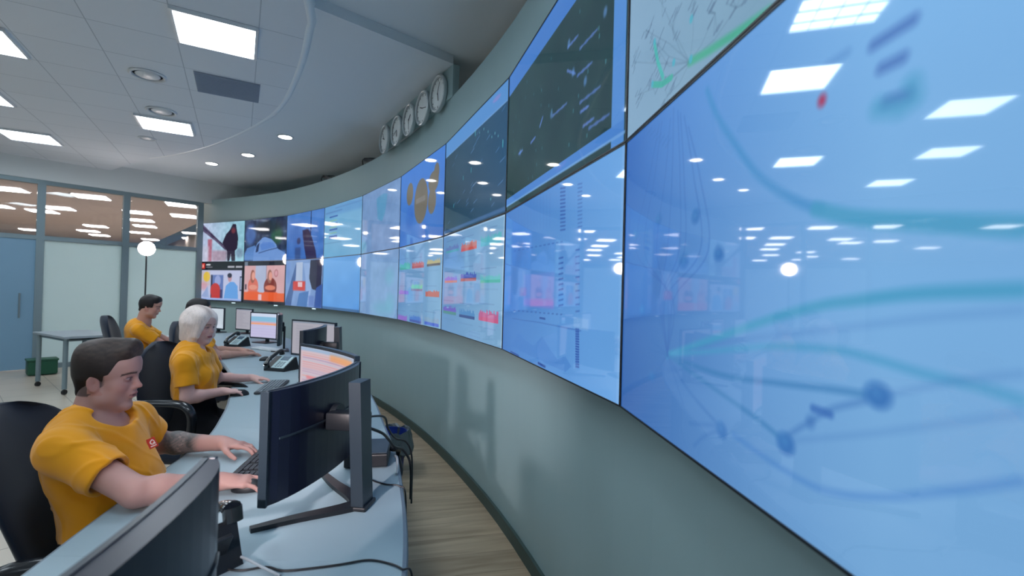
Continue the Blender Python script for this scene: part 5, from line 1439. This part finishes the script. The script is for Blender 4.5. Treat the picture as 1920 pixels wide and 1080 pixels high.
    hair = sdf_obj('hair', Hs, head - .2 * s * 1.2, head + .2 * s * 1.2, min(h, .003), attr_mat('hair_' + name, rough=0.5, spec=0.35, bump=(300, 0.1)), root, org, hcol, smooth=2)
    if legs:
        B = SDF()
        for hip, kn, an in foot:
            B.u(cap(hip, kn, .098 * g, .068), .03); B.u(cap(kn, an, .064, .050), .02)
        B.u(ell(P - U_ * .02, V3(.155 * g, .185 * g, .12), TR), .05)
        if female: B.u(ell(P + U_ * .08, V3(.125 * g, .165 * g, .14), TR), .03).i(half(P + U_ * .20, U_), .004)
        B.i(half(V3(0, 0, .09), V3(0, 0, -1)), .005)
        allp = np.array([P] + [f[1] for f in foot] + [f[2] for f in foot])
        sdf_obj('trousers', B, allp.min(0) - .2, allp.max(0) + .2, .009, mat('black_cloth', (20, 21, 26), rough=.9, spec=.2, bump=(500, .1)), root, org, None, smooth=2)
        for hip, kn, an in foot:
            X = SDF().u(cap(an - U_ * .045 - F_ * .03, an + F_ * .16 - U_ * .055, .045, .038)).u(cap(an - U_ * .05, an, .045, .045), .02).i(half(V3(0, 0, 0.004), V3(0, 0, -1)), .004)
            sdf_obj('shoe', X, an - .24, an + .26, .008, mat('shoe_black', (24, 24, 27), rough=.5), root, org, None, smooth=2)
    return root, T

def logo_patch(root, T, org, c, out, right, up, size):
    """red square badge with a white ring mark, laid on the shirt surface"""
    out, right, up = map(nrmz, (out, right, up)); n = 33
    cv = Canvas(n, n, SHIRT)
    cv.a[:] = (196, 62, 44)
    cv.ell(.5, .42, .26, .26, (240, 225, 215)); cv.ell(.5, .42, .15, .15, (196, 62, 44)); cv.line([(.55, .48), (.72, .64)], .09, (240, 225, 215))
    cv.rect(.2, .76, .8, .86, (240, 225, 215))
    u = np.linspace(-.5, .5, n); U, V = np.meshgrid(u, -u)
    P = c + out * .12 + U[..., None] * right * size + V[..., None] * up * size
    P = P.reshape(-1, 3); 
    for _ in range(40): P = P - out * T(P)[:, None] * .7
    P = P + out * .0022
    idx = np.arange(n * n).reshape(n, n)
    q = np.stack([idx[1:, :-1], idx[1:, 1:], idx[:-1, 1:], idx[:-1, :-1]], -1).reshape(-1, 4)
    me = bpy.data.meshes.new('chest_badge'); mesh_from_np(me, P - np.array(org), q)
    c_ = cv.a.reshape(-1, 3) / 255; set_col(me, np.where(c_ <= 0.04045, c_ / 12.92, ((c_ + 0.055) / 1.055) ** 2.4))
    me.materials.append(attr_mat('badge_print', rough=.7, spec=.2))
    o = bpy.data.objects.new('chest_badge', me); COL.objects.link(o); o.parent = root; o['label'] = 'small red square badge with a white ring mark'
    return o

# --- hair styles
def hair_man(head, R, s, p):
    H = SDF()
    E = lambda x, y, z, a, b, d: ell(p(x, y, z), V3(a, b, d) * s, R)
    H.u(E(-.014, 0, .050, .103, .0825, .094))
    H.u(cap(p(-.05, 0, .0), p(-.055, 0, -.05), .058 * s, .045 * s), .03)
    H.u(cap(p(-.06, 0, .085), p(.060, .008, .122), .050 * s, .034 * s), .035)      # swept-back top
    H.u(cap(p(.062, -.030, .104), p(.066, .030, .108), .024 * s, .022 * s), .025)
    # hairline: forehead and temples
    def face(P):
        q = (P - head) @ R / s; x, y, z = q.T; ay = np.abs(y)
        front = x - (.066 - .0 * z) ;
        line = np.where(z > .078, x - (.080 + (z - .078) * 2.5), x - (.058 - ay * .25 + np.clip(z - .03, -.09, .05) * .25))
        side = np.where(z < .02, x - (.018 + (z - .02) * .10), line)
        low = np.where(z < -.030, x - (-.030 + (z + .030) * .2), side)
        return -low * s
    H.s_(face, .004)
    H.s_(E(-.014, .080, -.022, .026, .03, .034), .006 * s); H.s_(E(-.014, -.080, -.022, .026, .03, .034), .006 * s)
    H.i(half(p(0, 0, -.085), -R[:, 2]), .02)
    strand = fold_noise(R[:, 0] * 1 + R[:, 2] * .15,   .0035 * s, 95, 3); fineh = fold_noise(R[:, 0] + R[:, 2] * .15, 1.0, 380, 12)
    H.d(lambda P: strand(P) * np.clip(((P - head) @ R[:, 2] / s - .04) / .05, .15, 1))
    def col(V):
        q = (V - head) @ R / s
        t = np.clip((q[:, 2] - .03) / .07, 0, 1)[:, None]
        base = V3(38, 32, 32) * (1 - t) + V3(62, 49, 44) * t
        st = strand(V)[:, None] / (.0035 * s) + fineh(V)[:, None]
        return base * (1 + .26 * st * t)
    return H, col
def hair_bob(head, R, s, p):
    H = SDF()
    E = lambda x, y, z, a, b, d: ell(p(x, y, z), V3(a, b, d) * s, R)
    H.u(E(-.016, 0, .046, .120, .100, .110))
    for y in (-1, 1):
        H.u(cap(p(-.045, .060 * y, .02), p(-.040, .058 * y, -.098), .052 * s, .044 * s), .03)
        H.u(cap(p(-.005, .070 * y, .02), p(.012, .070 * y, -.100), .044 * s, .030 * s), .03)
        H.u(cap(p(.040, .058 * y, .075), p(.046, .080 * y, -.060), .030 * s, .017 * s), .03)
    H.u(cap(p(-.060, 0, .02), p(-.055, 0, -.085), .066 * s, .052 * s), .04)
    H.s_(E(.122, -.004, -.045, .082, .064, .125), .008 * s)
    H.s_(cap(p(-.02, 0, -.04), p(-.02, 0, -.2), .048 * s, .048 * s), .01)
    H.i(half(p(0, 0, -.115), -nrmz(R[:, 2] + R[:, 0] * .15)), .012)
    strand = fold_noise(R[:, 2] + R[:, 0] * .25, .0038 * s, 75, 9); fine = fold_noise(R[:, 2] + R[:, 0] * .2, .0014 * s, 260, 4); hue = fold_noise(R[:, 2] + R[:, 0] * .15, 1.0, 420, 6)
    H.d(lambda P: strand(P) + fine(P))
    def col(V):
        q = (V - head) @ R / s
        st = strand(V)[:, None] / (.0038 * s) + 1.3 * hue(V)[:, None]
        part = np.exp(-((q[:, 1] + .020) / .020) ** 2)[:, None] * np.clip((q[:, 2] - .07) / .05, 0, 1)[:, None]
        base = V3(234, 216, 208) * (1 + .05 * st)
        return base * (1 - .45 * part) + V3(120, 98, 92) * .45 * part
    return H, col
def hair_short(rgb, full=1.0):
    def f(head, R, s, p):
        H = SDF()
        E = lambda x, y, z, a, b, d: ell(p(x, y, z), V3(a, b, d) * s, R)
        H.u(E(-.014, 0, .052, .108, .088, .096 * full))
        H.u(cap(p(-.05, 0, .0), p(-.055, 0, -.045), .060 * s, .045 * s), .03)
        H.u(cap(p(.050, -.035, .100), p(.050, .035, .100), .034 * s, .034 * s), .03)
        def face(P):
            q = (P - head) @ R / s; x, y, z = q.T; ay = np.abs(y)
            return -np.where(z > .058, x - .093, np.where(z < .0, x - .0 + 0 * z, x - (.060 - ay * .3))) * s
        H.s_(face, .004)
        H.i(half(p(0, 0, -.075), -R[:, 2]), .02)
        st = fold_noise(R[:, 2] + R[:, 0], .004 * s, 80, 5); H.d(st)
        return H, (lambda V: np.array(rgb, float)[None] * (1 + .25 * (st(V)[:, None] / (.004 * s))))
    return f

def make_man():
    az = math.radians(9); haz = math.radians(13)
    F_ = V3(math.cos(az), math.sin(az), 0)
    R = frame(haz, math.radians(-4))
    head = V3(-1.440, 1.735, 1.122)
    def buzz(col, x, y, z, mix, headm):
        m = headm * np.clip((.022 - x - np.maximum(z - .02, 0) * -.4) / .012, 0, 1) * (z > -.062 + np.clip(x + .03, 0, 1) * .9) * (x < .03)
        mix(m * ~((np.abs(y) > .068) & (np.abs(x + .012) < .026) & (np.abs(z + .01) < .04)), (70, 58, 56), .75)
    el_l = V3(-1.455, 2.02, .800); wr_l = V3(-1.205, 2.035, .800)
    def tatt(col, V, mix):
        a, b = el_l, wr_l; t = ((V - a) @ (b - a)) / ((b - a) @ (b - a)); d = np.linalg.norm(V - a - np.clip(t, 0, 1)[:, None] * (b - a), axis=1)
        n = np.sin(V[:, 0] * 190 + 3 * np.sin(V[:, 2] * 120)) * np.sin(V[:, 2] * 210 + 2 * np.sin(V[:, 0] * 90))
        m = np.exp(-((t - .40) / .25) ** 6) * (d < .06)
        mix(m * (.72 + .28 * (n > -.1)), (84, 88, 88), .92)
        mix(m * np.exp(-((t - .42) / .07) ** 2) * (n > .2), (205, 170, 160), .5)
    root, T = person('person', 'man in orange t-shirt with tattooed forearm, brown swept-back hair, using mouse and keyboard', (-1.375, 1.745, .575), az,
        head, R, .935, sh_r=(-1.420, 1.545, .925), sh_l=(-1.475, 1.900, .925), el_r=(-1.165, 1.525, .805), el_l=el_l,
        wr_r=(-.985, 1.665, .790), wr_l=wr_l,
        hand_r=dict(fdir=(.90, .33, -.10), up=(.05, -.1, 1), side=1, curl=(.30, .35, .25), lift=.12, thumb=(.35, -.15)),
        hand_l=dict(fdir=(.93, .10, -.12), up=(0, .1, 1), side=-1, curl=(.28, .45, .35), lift=.15, thumb=(.85, -.30)),
        chest=(-1.460, 1.722, .865), neckb=(-1.475, 1.722, .990), skin=(180, 140, 132), hair_fn=hair_man, hair_rgb=(60, 48, 44),
        h=.0034, girth=1.08, sides=buzz, arm_r=1.10, shirt_seed=3, skin_extra=tatt)
    Rr = V3(math.sin(az), -math.cos(az), 0)
    logo_patch(root, T, (-1.455, 1.745, 0), V3(-1.345, 1.695, .902), nrmz(F_ + V3(0, 0, .2)), Rr * -1, V3(0, 0, 1), .036)
    return root

def make_woman():
    az = math.radians(14)
    R = frame(math.radians(-6), math.radians(-7))
    head = V3(-2.030, 3.150, 1.190)
    F_ = V3(math.cos(az), math.sin(az), 0); Rr = V3(math.sin(az), -math.cos(az), 0)
    root, T = person('person', 'blonde woman in orange t-shirt with bobbed hair, one hand on a black mouse', (-2.02, 3.12, .575), az,
        head, R, .90, sh_r=(-1.985, 2.950, .985), sh_l=(-2.065, 3.265, .985), el_r=(-1.950, 2.930, .775), el_l=(-2.06, 3.42, .800),
        wr_r=(-1.835, 3.085, .785), wr_l=(-1.905, 3.565, .785),
        hand_r=dict(fdir=(.82, .50, -.05), up=(0, -.1, 1), side=1, curl=(.30, .35, .25), lift=.15, thumb=(.4, -.15), s=.9),
        hand_l=dict(fdir=(.9, .3, -.1), up=(0, 0, 1), side=-1, curl=(.35, .45, .35), lift=.25, thumb=(.7, -.3), s=.9),
        chest=(-2.045, 3.105, .925), neckb=(-2.055, 3.13, 1.055), skin=(214, 172, 164), hair_fn=hair_bob, hair_rgb=(220, 205, 200),
        h=.004, girth=.90, female=True, arm_r=.95, shirt_seed=8, brow=(120, 92, 82), lip=(176, 96, 106), makeup=1)
    logo_patch(root, T, (-2.075, 3.135, 0), V3(-1.96, 3.185, .985), nrmz(F_ + V3(0, 0, .1)), -Rr, V3(0, 0, 1), .030)
    return root

def make_third():
    az = math.radians(20); R = frame(math.radians(25), math.radians(-8))
    return person('person', 'dark-haired person mostly hidden behind the blonde woman, forearms on the desk', (-2.98, 4.64, .575), az,
        (-3.02, 4.66, 1.195), R, .93, sh_r=(-2.93, 4.49, .97), sh_l=(-3.08, 4.80, .97), el_r=(-2.80, 4.62, .79), el_l=(-3.05, 4.98, .79),
        wr_r=(-2.66, 4.83, .785), wr_l=(-2.86, 5.10, .785),
        hand_r=dict(fdir=(.8, .5, -.05), up=(0, 0, 1), side=1, curl=(.3, .4, .3), lift=.15), hand_l=dict(fdir=(.85, .3, -.05), up=(0, 0, 1), side=-1, curl=(.35, .45, .3), lift=.2),
        chest=(-3.01, 4.64, .90), neckb=(-3.03, 4.65, 1.04), skin=(196, 150, 134), hair_fn=hair_short((38, 32, 34)), hair_rgb=(30, 26, 28), h=.0065, shirt_seed=11)[0]
def make_fourth():
    az = math.radians(30); R = frame(math.radians(22), math.radians(-14))
    return person('person', 'dark-haired young man in orange t-shirt seated by the light stand', (-4.02, 5.28, .575), az,
        (-3.93, 5.25, 1.205), R, .93, sh_r=(-3.93, 5.10, .965), sh_l=(-4.15, 5.40, .965), el_r=(-3.74, 5.22, .79), el_l=(-3.98, 5.62, .79),
        wr_r=(-3.60, 5.42, .785), wr_l=(-3.80, 5.78, .785),
        hand_r=dict(fdir=(.7, .6, -.05), up=(0, 0, 1), side=1, curl=(.3, .4, .3), lift=.15), hand_l=dict(fdir=(.8, .4, -.05), up=(0, 0, 1), side=-1, curl=(.35, .45, .3), lift=.2),
        chest=(-4.05, 5.25, .90), neckb=(-4.00, 5.25, 1.045), skin=(200, 150, 134), hair_fn=hair_short((34, 30, 32)), hair_rgb=(30, 26, 28), h=.0065, shirt_seed=15)[0]
# ------------------------------------------------------------------ people
import os
make_man(); make_woman(); make_third(); make_fourth()
